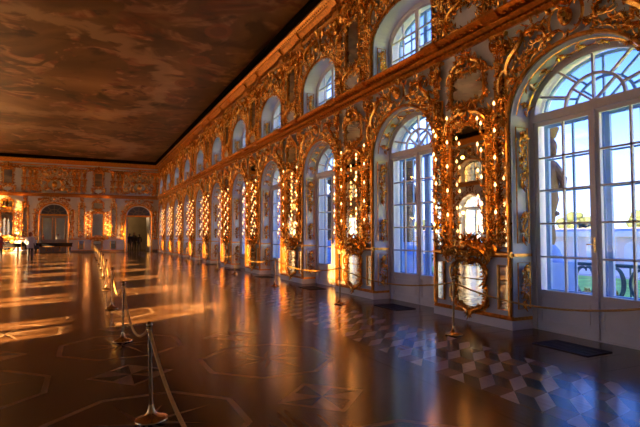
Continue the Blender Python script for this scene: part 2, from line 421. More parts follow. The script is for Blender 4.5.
def frame_rail(w, h, r=0.025):
    o = MB('gold_smooth'); a, b = w / 2, h; c = min(w, h) * 0.12
    pts = []
    for cx, cz, q in ((a - c, c, -PI / 2), (a - c, b - c, 0), (-a + c, b - c, PI / 2), (-a + c, c, PI)):
        for i in range(5): pts.append((cx + c * math.cos(q + i * PI / 8), -0.025, cz + c * math.sin(q + i * PI / 8)))
    o.tube(pts, r, 6, 'gold_smooth', closed=True); return o
def pane_mb(w, h, y0=-0.012, y1=0.0, m='mirror', c=None):
    o = MB(m); a = w / 2; c = c if c is not None else min(w, h) * 0.12
    pts = []
    for cx, cz, q in ((a - c, c, -PI / 2), (a - c, h - c, 0), (-a + c, h - c, PI / 2), (-a + c, c, PI)):
        for i in range(4): pts.append((cx + c * math.cos(q + i * PI / 6), cz + c * math.sin(q + i * PI / 6)))
    o.extrude(pts, y0, y1, m); return o
def pilaster_drop(h, seed, w=0.17):
    R = random.Random(seed); o = MB('gold'); x = 0
    garland(o, [(0, 0.05), (0, h - .05)], w, R, 0, dens=1.0)
    garland(o, [(w * .3, h * .05), (-w * .3, h * .5), (w * .3, h * .95)], w * .8, R, -0.02, dens=0.8)
    rosette(o, 0, h - w * .5, w * .6, -0.03); fan(o, 0, w * .3, -PI / 2, w * 1.2, 3, 0.5)
    return o

# place on the long right wall: local +X -> world -Y, local -Y (out of wall) -> world -X
RW, LW = -PI / 2, PI / 2
def yw(k): return W0 + BAY * k
def yp(k): return W0 + BAY * (k + 0.5)

# ------------------------------------------------------------------ walls with arched openings
def wall_mesh(length, centres, x_of):
    """front face at local y=0, body to y=WT; openings at local x in centres"""
    w = MB('paint')
    cs = sorted(centres); xs = [x_of[0]]
    edges = []
    for c in cs: edges.append((c - HO, c + HO))
    prev = x_of[0]
    for a, b in edges: w.box(prev, a, 0, WT, 0, ZC, 'paint'); prev = b
    w.box(prev, x_of[1], 0, WT, 0, ZC, 'paint')
    n = 28
    for c in cs:
        for (A, B, S, top) in ((LA, LB, LS, 5.30), (UA, UB, US, ZC)):
            P = [(c + x, z) for x, z in arc(A, B, S, PI, 0, n)]
            for (x0, z0), (x1, z1) in zip(P, P[1:]):
                w.add([(x0, 0, z0), (x1, 0, z1), (x1, 0, top), (x0, 0, top), (x0, WT, z0), (x1, WT, z1), (x1, WT, top), (x0, WT, top)],
                      [(0, 1, 2, 3), (4, 7, 6, 5), (0, 4, 5, 1), (3, 2, 6, 7)], 'paint')
    return w
# right wall local x = -(y) about origin y=0
wr = wall_mesh(0, [-yw(k) for k in range(-1, NW)], (-YF, -YB + 0.0))
struct('wall_right', wr, loc=(XR, 0, 0), rz=RW, smooth=False)
wl = wall_mesh(0, [yw(k) for k in range(NW)], (YB, YF))
struct('wall_left', wl, loc=(XL, 0, 0), rz=LW, smooth=False)
b = MB('paint'); b.box(XL - WT, XR + WT, YB - 0.3, YB, 0, ZC); struct('wall_back', b, smooth=False)

# far wall: two arched doorways in view (one closed, one open) and a third beyond
DH, DS, DR = 1.12, 3.40, 1.0
DX = [4.57, -2.57, -9.71]
fw_ = MB('paint'); prev = XL - WT
for c in sorted(DX):
    fw_.box(prev, c - DH, YF, YF + 0.6, 0, ZC); prev = c + DH
    P = [(c + x, z) for x, z in arc(DH, DR, DS, PI, 0, 24)]
    for (x0, z0), (x1, z1) in zip(P, P[1:]):
        fw_.add([(x0, YF, z0), (x1, YF, z1), (x1, YF, ZC), (x0, YF, ZC), (x0, YF + .6, z0), (x1, YF + .6, z1), (x1, YF + .6, ZC), (x0, YF + .6, ZC)],
                [(0, 1, 2, 3), (4, 7, 6, 5), (0, 4, 5, 1), (3, 2, 6, 7)])
fw_.box(prev, XR + WT, YF, YF + 0.6, 0, ZC)
struct('wall_far', fw_, smooth=False)
# the dim room beyond
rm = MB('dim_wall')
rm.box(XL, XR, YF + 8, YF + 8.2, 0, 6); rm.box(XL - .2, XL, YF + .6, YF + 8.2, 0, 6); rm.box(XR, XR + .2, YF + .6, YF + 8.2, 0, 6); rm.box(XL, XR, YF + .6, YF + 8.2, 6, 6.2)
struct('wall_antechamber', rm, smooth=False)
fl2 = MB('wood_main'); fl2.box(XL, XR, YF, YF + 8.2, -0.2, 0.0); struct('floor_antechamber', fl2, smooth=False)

# ------------------------------------------------------------------ ceiling
c = MB('mural'); c.box(XL + .42, XR - .42, YB + .42, YF - .42, ZC, ZC + 0.15); struct('ceiling', c, smooth=False)
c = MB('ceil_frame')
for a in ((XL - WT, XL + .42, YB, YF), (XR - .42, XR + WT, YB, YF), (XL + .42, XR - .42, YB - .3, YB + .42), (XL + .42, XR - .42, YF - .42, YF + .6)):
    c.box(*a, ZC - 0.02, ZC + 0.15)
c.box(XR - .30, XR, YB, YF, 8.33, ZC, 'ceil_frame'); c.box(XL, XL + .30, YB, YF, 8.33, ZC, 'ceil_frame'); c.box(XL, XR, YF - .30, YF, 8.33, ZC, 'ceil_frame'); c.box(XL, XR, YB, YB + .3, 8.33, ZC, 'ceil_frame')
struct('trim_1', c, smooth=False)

# ------------------------------------------------------------------ floor: layered marquetry
F = MB('wood_main')
F.box(XL - WT, XR + WT, YB - .3, YF, -0.2, 0.0, 'wood_main')
def rot_poly(pts, cx, cy, a=0.0, s=1.0): return [(cx + s * (x * math.cos(a) - y * math.sin(a)), cy + s * (x * math.sin(a) + y * math.cos(a))) for x, y in pts]
def ring(n, r0, r1, cx, cy, z, m, a0=0.0):
    for i in range(n):
        q0, q1 = a0 + 2 * PI * i / n, a0 + 2 * PI * (i + 1) / n
        F.poly([(cx + r0 * math.cos(q0), cy + r0 * math.sin(q0)), (cx + r1 * math.cos(q0), cy + r1 * math.sin(q0)), (cx + r1 * math.cos(q1), cy + r1 * math.sin(q1)), (cx + r0 * math.cos(q1), cy + r0 * math.sin(q1))], z, m)
STEP = 1.6; Z1, Z2, Z3, Z4 = 0.0004, 0.0008, 0.0012, 0.0016
X1 = 3.28
for i in range(-7, 2):
    for j in range(-4, 28):
        cx, cy = 0.49 + STEP * i, 4.32 + STEP * j
        if cx + .8 > X1 + .05 or cx - .8 < XL + 1.6 or cy + .8 > YF - .3 or cy - .8 < YB + .3: continue
        if (i + j) % 2:      # pinwheel square on its corner
            hd = 0.46
            F.poly([(cx + hd * 1.28, cy), (cx, cy + hd * 1.28), (cx - hd * 1.28, cy), (cx, cy - hd * 1.28)], Z1, 'wood_red')
            F.poly([(cx + hd, cy), (cx, cy + hd), (cx - hd, cy), (cx, cy - hd)], Z2, 'wood_light')
            for q in range(4):
                a = q * PI / 2
                F.poly(rot_poly([(0, 0), (0.40, 0), (0.20, 0.20)], cx, cy, a + 0.0), Z3, 'wood_dark')
        else:                # star in an octagon
            ring(8, 0.80, 0.865, cx, cy, Z1, 'wood_light', PI / 8)
            F.poly([(cx + .80 * math.cos(PI / 8 + q * PI / 4), cy + .80 * math.sin(PI / 8 + q * PI / 4)) for q in range(8)], Z1, 'wood_cross')
            for q in range(8):
                a = q * PI / 4 + PI / 8
                L = 0.62 if q % 2 == 0 else 0.46
                F.poly(rot_poly([(0, 0), (0.16, -0.055), (L, 0)], cx, cy, a), Z3, 'wood_dark')
                F.poly(rot_poly([(0, 0), (L, 0), (0.16, 0.055)], cx, cy, a), Z3, 'wood_light')
def bands(xa, xb):
    F.poly([(xa, YB), (xb, YB), (xb, YF), (xa, YF)], 0.0020, 'wood_red')
for sgn in (1, -1):
    mid = (XR + XL) / 2
    def fx(x): return x if sgn > 0 else 2 * mid - x
    def strip(x0, x1, z, m): F.poly([(fx(x0), YB), (fx(x1), YB), (fx(x1), YF), (fx(x0), YF)], z, m)
    strip(3.28, 3.62, 0.0018, 'wood_red'); strip(3.36, 3.42, 0.0022, 'wood_dark'); strip(3.52, 3.56, 0.0022, 'wood_dark'); strip(3.44, 3.50, 0.0022, 'wood_cross')
    strip(3.62, 5.06, 0.0018, 'cube_mid')
    strip(5.06, 5.36, 0.0018, 'wood_cross'); strip(5.10, 5.15, 0.0022, 'wood_dark'); strip(5.28, 5.31, 0.0022, 'wood_dark')
    # tumbling blocks: three rhombi on the edges u, v, w
    U, V, Wv = (.245, .055), (.25, .30), (-.01, .235)
    T1 = (U[0] + V[0], U[1] + V[1]); T2 = (V[0] + Wv[0], V[1] + Wv[1])
    def clip(pts):
        out = pts
        for ax, lim, s_ in ((0, 3.62, 1), (0, 5.06, -1), (1, YB, 1), (1, YF, -1)):
            src = out; out = []
            for a, bq in zip(src, src[1:] + src[:1]):
                ia, ib = s_ * (a[ax] - lim) >= -1e-9, s_ * (bq[ax] - lim) >= -1e-9
                if ia: out.append(a)
                if ia != ib:
                    t = (lim - a[ax]) / (bq[ax] - a[ax]); out.append((a[0] + t * (bq[0] - a[0]), a[1] + t * (bq[1] - a[1])))
            if len(out) < 3: return None
        return out
    def para(o, p, q): return [o, (o[0] + p[0], o[1] + p[1]), (o[0] + p[0] + q[0], o[1] + p[1] + q[1]), (o[0] + q[0], o[1] + q[1])]
    for i in range(-110, 110):
        for j in range(-110, 130):
            o_ = (3.63 + i * T1[0] + j * T2[0], 3.82 + i * T1[1] + j * T2[1])
            if not (2.9 < o_[0] < 5.4 and YB - 1 < o_[1] < YF + 1): continue
            for pl, m in ((para(o_, U, V), 'cube_light'), (para((o_[0] + V[0], o_[1] + V[1]), U, Wv), 'cube_mid'), (para(o_, V, Wv), 'cube_dark')):
                pl = clip(pl)
                if pl: F.poly([(fx(x), y) for x, y in pl], 0.0024, m)
# boards along the walls
for k in range(0, 120):
    y = YB + 0.45 * k
    if y > YF - .4: break
    F.poly([(5.40, y), (XR - .02, y), (XR - .02, y + .012), (5.40, y + .012)], 0.0012, 'wood_red')
struct('floor', F, smooth=False)

# ------------------------------------------------------------------ cornices and plinths
def run(name, prof_list, smooth=False, brk=None):
    mr = MB('gold_smooth')
    for prof, m in prof_list: mr.profile(prof, -YF, -YB, m)
    if brk:
        for k in range(-1, NW):
            for s in (-1, 1):
                cx = -(yp(k)) + s * 0.80
                for prof, m in brk: mr.profile(prof, cx - .19, cx + .19, m)
    struct(name, mr, loc=(XR, 0, 0), rz=RW, smooth=smooth)
    ml = MB('gold_smooth')
    for prof, m in prof_list: ml.profile(prof, YB, YF, m)
    return ml
mid_prof = [([(0, 5.02), (-.05, 5.02), (-.09, 5.06), (-.09, 5.09), (-.03, 5.095), (0, 5.10)], 'gold_smooth'),
            ([(0, 5.10), (-.12, 5.11), (-.17, 5.16), (-.17, 5.18), (-.10, 5.20), (0, 5.20)], 'gold_smooth'),
            ([(0, 5.20), (-.20, 5.235), (-.235, 5.25), (-.30, 5.285), (-.30, 5.31), (-.02, 5.33), (0, 5.33)], 'gold_smooth')]
mid_brk = [([(0, 5.195), (-.27, 5.195), (-.345, 5.265), (-.345, 5.315), (0, 5.335)], 'gold_smooth')]
ml = run('trim_2', mid_prof, brk=mid_brk); struct('trim_3', ml, loc=(XL, 0, 0), rz=LW, smooth=False)
top_prof = [([(0, 7.760), (-.06, 7.760), (-.09, 7.840), (0, 7.840)], 'gold_smooth'), ([(0, 7.840), (-.07, 7.840), (-.07, 7.980), (0, 7.980)], 'paint'),
            ([(0, 7.980), (-.12, 7.980), (-.22, 8.100), (-.22, 8.140), (0, 8.140)], 'gold_smooth'), ([(0, 8.140), (-.24, 8.140), (-.34, 8.280), (-.34, 8.340), (0, 8.340)], 'gold_smooth')]
top_brk = [([(0, 7.720), (-.12, 7.720), (-.16, 7.840), (0, 7.840)], 'gold_smooth'), ([(0, 7.975), (-.20, 7.975), (-.30, 8.100), (-.30, 8.145), (0, 8.145)], 'gold_smooth')]
ml = run('trim_4', top_prof, brk=top_brk)
# dentils under the top cornice
struct('trim_5', ml, loc=(XL, 0, 0), rz=LW, smooth=False)
dn = MB('gold_smooth'); y = YB + .1
while y < YF - .1: dn.box(-y - .045, -y + .045, -.15, -.05, 7.860, 7.960); y += 0.16
struct('trim_6', dn, loc=(XR, 0, 0), rz=RW, smooth=False)
bd = MB('gold'); y = YB + .1
while y < YF - .1:
    if y > 2.5:
        bd.blob((-y, -.215, 5.225), (.035, .055, .028), 'gold', 5, 3); bd.blob((-y - .06, -.10, 5.075), (.022, .035, .022), 'gold', 5, 3)
        bd.blob((-y, -.25, 8.185), (.04, .06, .03), 'gold', 5, 3)
    y += 0.13
o = obj('trim_9', recalc(bd.mesh('beading', False)), None, (XR, 0, 0), RW); o['kind'] = 'structure'
fm = MB('gold_smooth')
for pl in (mid_prof, top_prof):
    for prof, m in pl: fm.profile(prof, XL, XR, m)
struct('trim_7', fm, loc=(0, YF, 0), rz=0, smooth=False)

def plinths(mirror):
    p = MB('white', 'gold_smooth')
    spans = []
    for k in range(-1, NW):
        a = max(YB, yp(k) - HP) if (k >= 0 or not mirror) else YB; bb = min(YF, yp(k) + HP)
        spans.append((a, bb))
    if not mirror: spans.append((YB, yw(-1) - HO))
    for a, bb in spans:
        x0, x1 = (-bb, -a) if not mirror else (a, bb)
        p.box(x0 - .015, x1 + .015, -.05, RD - .02, 0, 0.15, 'white')
        p.profile([(0, .15), (-.04, .15), (-.055, .175), (-.03, .215), (0, .215)], x0, x1, 'gold_smooth')
        for e0, e1 in ((x0 - .018, x0 + .01), (x1 - .01, x1 + .018)): p.box(e0, e1, -.02, RD - .02, .151, .205, 'gold_smooth')
        # dado rail
        p.profile([(0, 1.18), (-.05, 1.18), (-.085, 1.22), (-.085, 1.25), (-.03, 1.28), (0, 1.28)], x0, x1, 'gold_smooth')
        for e0, e1 in ((x0 - .03, x0), (x1, x1 + .03)): p.box(e0, e1, 0, RD - .02, 1.20, 1.25, 'gold_smooth')
    return p
struct('baseboard_right', plinths(False), loc=(XR, 0, 0), rz=RW, smooth=False)
struct('baseboard_left', plinths(True), loc=(XL, 0, 0), rz=LW, smooth=False)
bf = MB('door_wood', 'gold_smooth'); prev = XL
for c_ in sorted(DX) + [None]:
    e_ = XR if c_ is None else c_ - DH - .15
    bf.box(prev, e_, YF - .05, YF, 0, .16, 'door_wood'); bf.box(prev, e_, YF - .045, YF, .16, .21, 'gold_smooth'); bf.box(prev, e_, YF - .08, YF, 1.18, 1.27, 'gold_smooth')
    prev = (c_ + DH + .15) if c_ is not None else prev
struct('baseboard_far', bf, smooth=False)

# ------------------------------------------------------------------ windows
def ell(a, b, cz, t): return (a * math.cos(t), cz + b * math.sin(t))
def ellipse_band(mb, a0, b0, a1, b1, cz, y0, y1, m, t0=0.0, t1=PI, n=28):
    for i in range(n):
        q0, q1 = t0 + (t1 - t0) * i / n, t0 + (t1 - t0) * (i + 1) / n
        A, B_, Cc, D = ell(a0, b0, cz, q0), ell(a1, b1, cz, q0), ell(a1, b1, cz, q1), ell(a0, b0, cz, q1)
        mb.extrude([A, B_, Cc, D], y0, y1, m)
def bar(mb, p, q, w, y0, y1, m):
    d = Vector((q[0] - p[0], q[1] - p[1])); d.normalize(); nx, nz = -d.y * w / 2, d.x * w / 2
    mb.extrude([(p[0] + nx, p[1] + nz), (q[0] + nx, q[1] + nz), (q[0] - nx, q[1] - nz), (p[0] - nx, p[1] - nz)], y0, y1, m)
FI = HO - 0.085                # inner half width of the frame
def fanlight(y0, y1, m, fr=True, a=FI - .045, b=LB - .13, base=3.56):
    o = MB(m)
    if fr: ellipse_band(o, a - .0, b - .0, a + .045, b + .045, base, y0, y1, m)
    ellipse_band(o, .46, .40, .50, .44, base, y0 + .01, y1 - .01, m)
    for q in (0.42, 0.98, PI / 2, PI - 0.98, PI - 0.42):
        bar(o, ell(.48, .42, base, q), ell(a + .01, b + .01, base, q), .035, y0 + .01, y1 - .01, m)
    for q in (0.75, PI / 2, PI - 0.75): bar(o, (0, base), ell(.48, .42, base, q), .03, y0 + .01, y1 - .01, m)
    o.box(-a - .02, a + .02, y0, y1, base - .03, base + .02, m)
    return o
ROWS = [0.66, 1.20, 1.745, 2.29, 2.83, 3.37]
def leaf_frame(x0, x1, y0, y1, m, panel=True):
    o = MB(m); s = 0.075
    o.box(x0, x0 + s, y0, y1, 0.02, 3.43, m); o.box(x1 - s, x1, y0, y1, 0.02, 3.43, m)
    o.box(x0, x1, y0, y1, 3.37, 3.43, m); o.box(x0, x1, y0, y1, 0.56, 0.66, m); o.box(x0, x1, y0, y1, 0.02, 0.16, m)
    xm = (x0 + x1) / 2; o.box(xm - .016, xm + .016, y0 + .01, y1 - .01, .66, 3.37, m)
    for z in ROWS[1:-1]: o.box(x0 + s, x1 - s, y0 + .01, y1 - .01, z - .014, z + .014, m)
    return o
def make_window():
    root = thing('window_1'); root['kind'] = 'structure'
    fr = MB('white'); y0, y1 = RD, RD + .10
    for s in (-1, 1): fr.box(min(s * HO, s * FI), max(s * HO, s * FI), y0, y1, 0, LS, 'white')
    ellipse_band(fr, FI, LB - .085, HO + .0, LB + .0, LS, y0, y1, 'white')
    fr.box(-FI, FI, y0 - .015, y1, 3.44, 3.545, 'white'); fr.box(-FI, FI, y0, y1, 0, .02, 'white')
    obj('frame', fr, root, smooth=False)
    obj('fanlight', fanlight(y0 + .01, y1 - .02, 'white', a=FI - .03, b=LB - .24), root, smooth=False)
    for s in (-1, 1):
        x0, x1 = (0.012, FI - .005) if s > 0 else (-FI + .005, -0.012)
        lf = obj('leaf', leaf_frame(x0, x1, y0 + .02, y1 - .02, 'white'), root, smooth=False)
        pn = MB('white'); pn.box(x0 + .07, x1 - .07, y0 + .04, y1 - .04, .16, .56, 'white')
        pn.box(x0 + .12, x1 - .12, y0 + .022, y1 - .05, .21, .51, 'white'); obj('panel', pn, lf, smooth=False)
        gl = MB('glass'); gl.box(x0 + .07, x1 - .07, y0 + .055, y0 + .060, .65, 3.38, 'glass'); obj('pane', gl, lf, smooth=False)
    cov = MB('white'); cov.box(-.028, .028, y0 - .012, y0 + .03, 0.02, 3.44, 'white'); obj('astragal', cov, root, smooth=False)
    hd = MB('brass'); hd.box(-.016, .016, y0 - .025, y0 - .010, 1.30, 1.52, 'brass'); hd.tube([(0, y0 - .02, 1.42), (0, y0 - .06, 1.42), (-.10, y0 - .065, 1.415)], .010, 6, 'brass'); obj('handle', hd, root)
    gl = MB('glass'); gl.extrude([(x, z) for x, z in arc(FI, LB - .2, 3.57, 0, PI, 20)], y0 + .05, y0 + .055, 'glass'); obj('fanlight_pane', gl, root, smooth=False)
    # the outer storm sash
    os_ = MB('skylit_white'); yo = RD + .26
    for x0, x1 in ((-FI, -.01), (.01, FI)): os_.merge(leaf_frame(x0, x1, yo, yo + .05, 'skylit_white'))
    os_.merge(fanlight(yo, yo + .05, 'skylit_white', a=FI - .03, b=LB - .24)); os_.box(-FI, FI, yo, yo + .05, 3.46, 3.55, 'skylit_white')
    obj('outer_sash', os_, root, smooth=False)
    return root
def upper_mesh_frame():
    fr = MB('white'); y0, y1 = RD, RD + .10; Z0 = 5.33
    for s in (-1, 1): fr.box(min(s * HO, s * FI), max(s * HO, s * FI), y0, y1, Z0, US, 'white')
    ellipse_band(fr, FI, UB - .085, HO, UB, US, y0, y1, 'white'); fr.box(-FI, FI, y0, y1, Z0, Z0 + .09, 'white')
    return fr
def upper_sash(y0, y1, m):
    o = MB(m)
    o.box(-.06, .06, y0, y1, 5.4, US + UB - .09, m)
    for x in (-.56, .56): o.box(x - .016, x + .016, y0 + .01, y1 - .01, 5.4, US + (UB - .08) * math.sqrt(1 - (x / FI) ** 2), m)
    for z in (5.86, 6.30):
        hw = FI if z < US else FI * math.sqrt(1 - ((z - US) / (UB - .085)) ** 2)
        o.box(-hw, hw, y0 + .01, y1 - .01, z - .018, z + .018, m)
    for s in (-1, 1): o.box(min(s * FI, s * (FI - .06)), max(s * FI, s * (FI - .06)), y0, y1, 5.4, US, m)
    ellipse_band(o, FI - .06, UB - .14, FI, UB - .085, US, y0, y1, m)
    return o
def make_upper():
    root = thing('window_12'); root['kind'] = 'structure'
    obj('frame', upper_mesh_frame(), root, smooth=False)
    obj('sash', upper_sash(RD + .02, RD + .08, 'white'), root, smooth=False)
    gl = MB('glass'); gl.extrude([(-FI, 5.4)] + [(x, z) for x, z in arc(FI, UB - .085, US, PI, 0, 20)] + [(FI, 5.4)], RD + .05, RD + .055, 'glass'); obj('pane', gl, root, smooth=False)
    obj('outer_sash', upper_sash(RD + .26, RD + .31, 'skylit_white'), root, smooth=False)
    return root
ME = {}
win = make_window(); upw = make_upper(); n = 1
for k in range(NW):
    if k == 0: win.location = (XR, yw(0), 0); win.rotation_euler = (0, 0, RW); o = win
    else: o = dup(win, (XR, yw(k), 0), RW)
    o.name = 'window_%d' % (k + 1)
    tag(o, 'white arched French window, %s from the near end of the wall, under a fanlight' % ORD[k], 'window')
for k in range(NW):
    if k == 0: upw.location = (XR, yw(0), 0); upw.rotation_euler = (0, 0, RW); o = upw
    else: o = dup(upw, (XR, yw(k), 0), RW)
    o.name = 'window_%d' % (k + 12)
    tag(o, 'arched upper window above the %s French window from the near end' % ORD[k], 'window')
o = dup(win, (XR, yw(-1), 0), RW); o.name = 'window_45'; tag(o, 'French window beside the camera, just outside the photo', 'window')
o = dup(upw, (XR, yw(-1), 0), RW); o.name = 'window_46'; tag(o, 'upper window beside the camera, just outside the photo', 'window')
for k in range(NW):
    o = dup(win, (XL, yw(k), 0), LW); o.name = 'window_%d' % (k + 23)
    tag(o, 'white French window in the sunny opposite wall, %s from the near end' % ORD[k], 'window')
    o = dup(upw, (XL, yw(k), 0), LW); o.name = 'window_%d' % (k + 34)
    if k == 9:
        lb = MB('blind'); lb.extrude([(x, z) for x, z in arc(FI, LB - .2, 3.54, 0, PI, 20)], RD + .015, RD + .018, 'blind'); lb.extrude([(x, z) for x, z in arc(FI, LB - .2, 3.54, 0, PI, 20)], RD + .025, RD + .028, 'blind')
        obj('lunette_sun_filter', lb, bpy.data.objects['window_%d' % (k + 23)], smooth=False)  # added sheet, softens the sun spot on the end wall baseboard
    bl = MB('blind'); bl.extrude([(-FI, 5.4)] + [(x, z) for x, z in arc(FI, UB - .085, US, PI, 0, 20)] + [(FI, 5.4)], RD + .015, RD + .018, 'blind')
    if 'sun_filter_m' not in ME: ME['sun_filter_m'] = recalc(bl.mesh('blind'))
    obj('blind', ME['sun_filter_m'], o)  # added over each upper left window to dim sun on the piers
    tag(o, 'upper window in the sunny opposite wall, %s from the near end' % ORD[k], 'window')

# ------------------------------------------------------------------ gilded carvings, mirrors (right wall)
def win_name(k): return 'the %s French window from the near end' % ORD[k]
def pier_name(k): return 'the %s pier from the near end' % ORD[k]
ME['crest_l'] = recalc(crest_lower().mesh('crest_lower', False)); ME['crest_u'] = recalc(crest_upper().mesh('crest_upper', False))
ME['rim_l'] = recalc(arch_rim(LA, LB, LS, 0.22).mesh('rim_lower')); ME['rim_u'] = recalc(arch_rim(UA, UB, US, 5.34).mesh('rim_upper'))
def place(name, mesh, loc, rz, label, cat, group):
    o = obj(name, mesh, None, loc, rz); return tag(o, label, cat, group)
for k in range(NW):
    t = thing('arch_carving', (XR - .02, yw(k), 0), RW); tag(t, 'gilded rococo carving crowning the arch of ' + win_name(k), 'carving', 'gilded carvings over the lower arches')
    obj('scrollwork', ME['crest_l'], t); obj('rim', ME['rim_l'], t)
    t = thing('arch_carving', (XR - .02, yw(k), 0), RW); tag(t, 'gilded carving around the upper window above ' + win_name(k), 'carving', 'gilded carvings over the upper arches')
    obj('scrollwork', ME['crest_u'], t); obj('rim', ME['rim_u'], t)

# carvings on the window reveals
def reveal_panel(z0, z1, w, seed, drop=True):
    o = MB('gold_smooth'); 
    for pts in ([(-w / 2, z0), (w / 2, z0), (w / 2, z1), (-w / 2, z1)],):
        o.tube([(x, -.008, z) for x, z in pts], .013, 5, 'gold_smooth', closed=True)
    d = pilaster_drop(min(0.9, (z1 - z0) * .8), seed, w * .55); o.merge(d, Matrix.Translation((0, 0, z1 - min(0.9, (z1 - z0) * .8) - .06)))
    if z1 - z0 > 1.2:
        d = pilaster_drop(0.45, seed + 5, w * .5); o.merge(d, Matrix.Translation((0, 0, z0 + .08)))
    return o
rvl = MB('gold'); rvl.merge(reveal_panel(0.34, 1.10, .27, 5)); rvl.merge(reveal_panel(1.42, 3.36, .27, 9))
ME['reveal_l'] = recalc(rvl.mesh('reveal_lower')); ME['reveal_u'] = recalc(reveal_panel(5.5, 6.2, .24, 31).mesh('reveal_upper'))
soff = MB('gold'); R_ = random.Random(3)
for i in range(9):
    q = PI * (i + 1) / 10
    piece = MB('gold'); garland(piece, [(-.08, 0), (.08, 0)], .16, R_); rosette(piece, 0, 0, .07)
    x, z = ell(LA, LB, LS, q); tang = math.atan2(LB * math.cos(q), -LA * math.sin(q))
    # lay the piece on the soffit: its Z -> along the arch, its -Y -> towards the arch centre
    nx, nz = -LB * math.cos(q), -LA * math.sin(q); l = math.hypot(nx, nz); nx, nz = nx / l, nz / l
    mt = Matrix(((0, -nx, math.cos(tang), x + nx * .03), (1, 0, 0, RD * .5), (0, -nz, math.sin(tang), z + nz * .03), (0, 0, 0, 1)))
    soff.merge(piece, mt)
for yy_ in (RD * .22, RD * .78): soff.tube([(x, yy_, z) for x, z in arc(LA - .03, LB - .03, LS, 0.12, PI - .12, 30)], .012, 5, 'gold')
ME['soffit'] = recalc(soff.mesh('soffit'))
for k in range(NW):
    for s, wd in ((1, 'far'), (-1, 'near')):
        # far reveal faces the camera (-Y), near reveal faces +Y
        rz = 0.0 if s > 0 else PI
        yy = yw(k) + s * (HO - .022)
        t = place('reveal_carving', ME['reveal_l'], (XR + RD * .5, yy, 0), rz, 'gilded panel, %s reveal of %s' % (wd, win_name(k)), 'carving', 'gilded panels on the window reveals')
        t = place('reveal_carving', ME['reveal_u'], (XR + RD * .5, yy, 0), rz, 'small gilded carving, %s reveal of the %s upper window from the near end' % (wd, ORD[k]), 'carving', 'gilded drops on the upper reveals')
    place('soffit_carving', ME['soffit'], (XR, yw(k), 0), RW, 'gilded ornament under the arch soffit of ' + win_name(k), 'carving', 'gilded soffit ornaments')

# pier furniture, one prototype of each
MW, MZ0, MZ1 = 0.98, 1.36, 3.62
def big_crest(w, size, seed):
    R = random.Random(seed)
    def half(h):
        scroll(h, 'S', w * .30, .12, 2.7, w * .55, False, 1.0); scroll(h, 'C', w * .48, .04, 2.2, w * .34, False, 1.0)
        garland(h, [(0.05, .22), (w * .35, .16), (w * .55, .0)], size, R, -.02, dens=1.2)
        garland(h, [(0.05, .02), (w * .55, .0)], size, R, 0, dens=1.0)
    o = sym(half); cartouche(o, 0, .16, w * .4, .3, -.05, 'gold'); return o
def mirror_proto():
    t = thing('pier_mirror'); obj('glass', pane_mb(MW, MZ1 - MZ0), t)
    obj('rail', frame_rail(MW, MZ1 - MZ0, .035), t); obj('frame', frame_carving(MW + .08, MZ1 - MZ0, .17, 41, 1.0), t, smooth=False)
    cr = obj('crest', big_crest(MW, .17, 43), t); cr.location = (0, -.02, MZ1 - MZ0 + .02)
    ap = obj('apron', big_crest(MW * 1.0, .19, 47), t); ap.location = (0, -.05, -.16)
    return t
def cart_proto():
    t = thing('cartouche_mirror'); w, h = 0.80, 0.80; R = random.Random(51)
    obj('glass', pane_mb(w, h, c=.22), t)
    def half(b):
        path = [(0.04, h + .01), (w * .3, h + .03), (w * .5, h - .06), (w * .47, h * .5), (w * .53, .12), (w * .3, -.02), (0.04, -.04)]
        garland(b, path, .13, R, -.01, dens=1.2)
        scroll(b, 'C', w * .52, h * .75, PI / 2, .34, False, 1.0); scroll(b, 'C', w * .52, h * .27, PI / 2, .34, False, 1.0)
        scroll(b, 'S', w * .25, h + .02, 2.9, .36, False, 1.0); scroll(b, 'S', w * .25, -.03, .3, .36, True, 1.0)
    obj('frame', sym(half), t)
    cr = MB('gold'); fan(cr, 0, h, PI / 2, .16, 5, 1.0, -.03); rosette(cr, 0, h + .02, .09, -.05); obj('crest', cr, t)
    ft = MB('gold'); fan(ft, 0, -.08, -PI / 2, .16, 5, 1.0, -.03); obj('foot', ft, t)
    return t
def strip_proto(name, w, h, extra):
    t = thing(name); obj('glass', pane_mb(w, h, c=.01), t)
    o = MB('gold_smooth'); o.tube([(x, -.02, z) for x, z in ((-w / 2, 0), (w / 2, 0), (w / 2, h), (-w / 2, h))], .022, 5, 'gold_smooth', closed=True)
    obj('frame', o, t)
    if extra:
        R = random.Random(61); g = MB('gold')
        garland(g, [(-w * .2, 0), (w * .2, .25), (-w * .2, .5)], .16, R, -.01); garland(g, [(0, h - .5), (0, h)], .16, R, -.01)
        for q in (-1, 1): garland(g, [(q * w * .5, .3), (q * w * .5, h - .3)], .11, R, -.005, dens=.8)
        obj('carving', g, t)
    return t
def panel_proto():
    t = thing('panel_mirror'); w, h = .86, .62
    obj('glass', pane_mb(w, h), t); obj('rail', frame_rail(w, h, .025), t); obj('frame', frame_carving(w + .04, h, .14, 71, 1.1), t)
    cr = obj('crest', big_crest(w * .8, .14, 73), t); cr.location = (0, -.03, h + .02); return t
def upper_mirror_proto():
    t = thing('upper_mirror'); w, h = .70, 1.28
    obj('glass', pane_mb(w, h), t); obj('rail', frame_rail(w, h, .03), t); obj('frame', frame_carving(w + .10, h, .17, 81, 1.15), t)
    cr = obj('crest', big_crest(w * 1.1, .18, 83), t); cr.location = (0, -.03, h + .08); return t
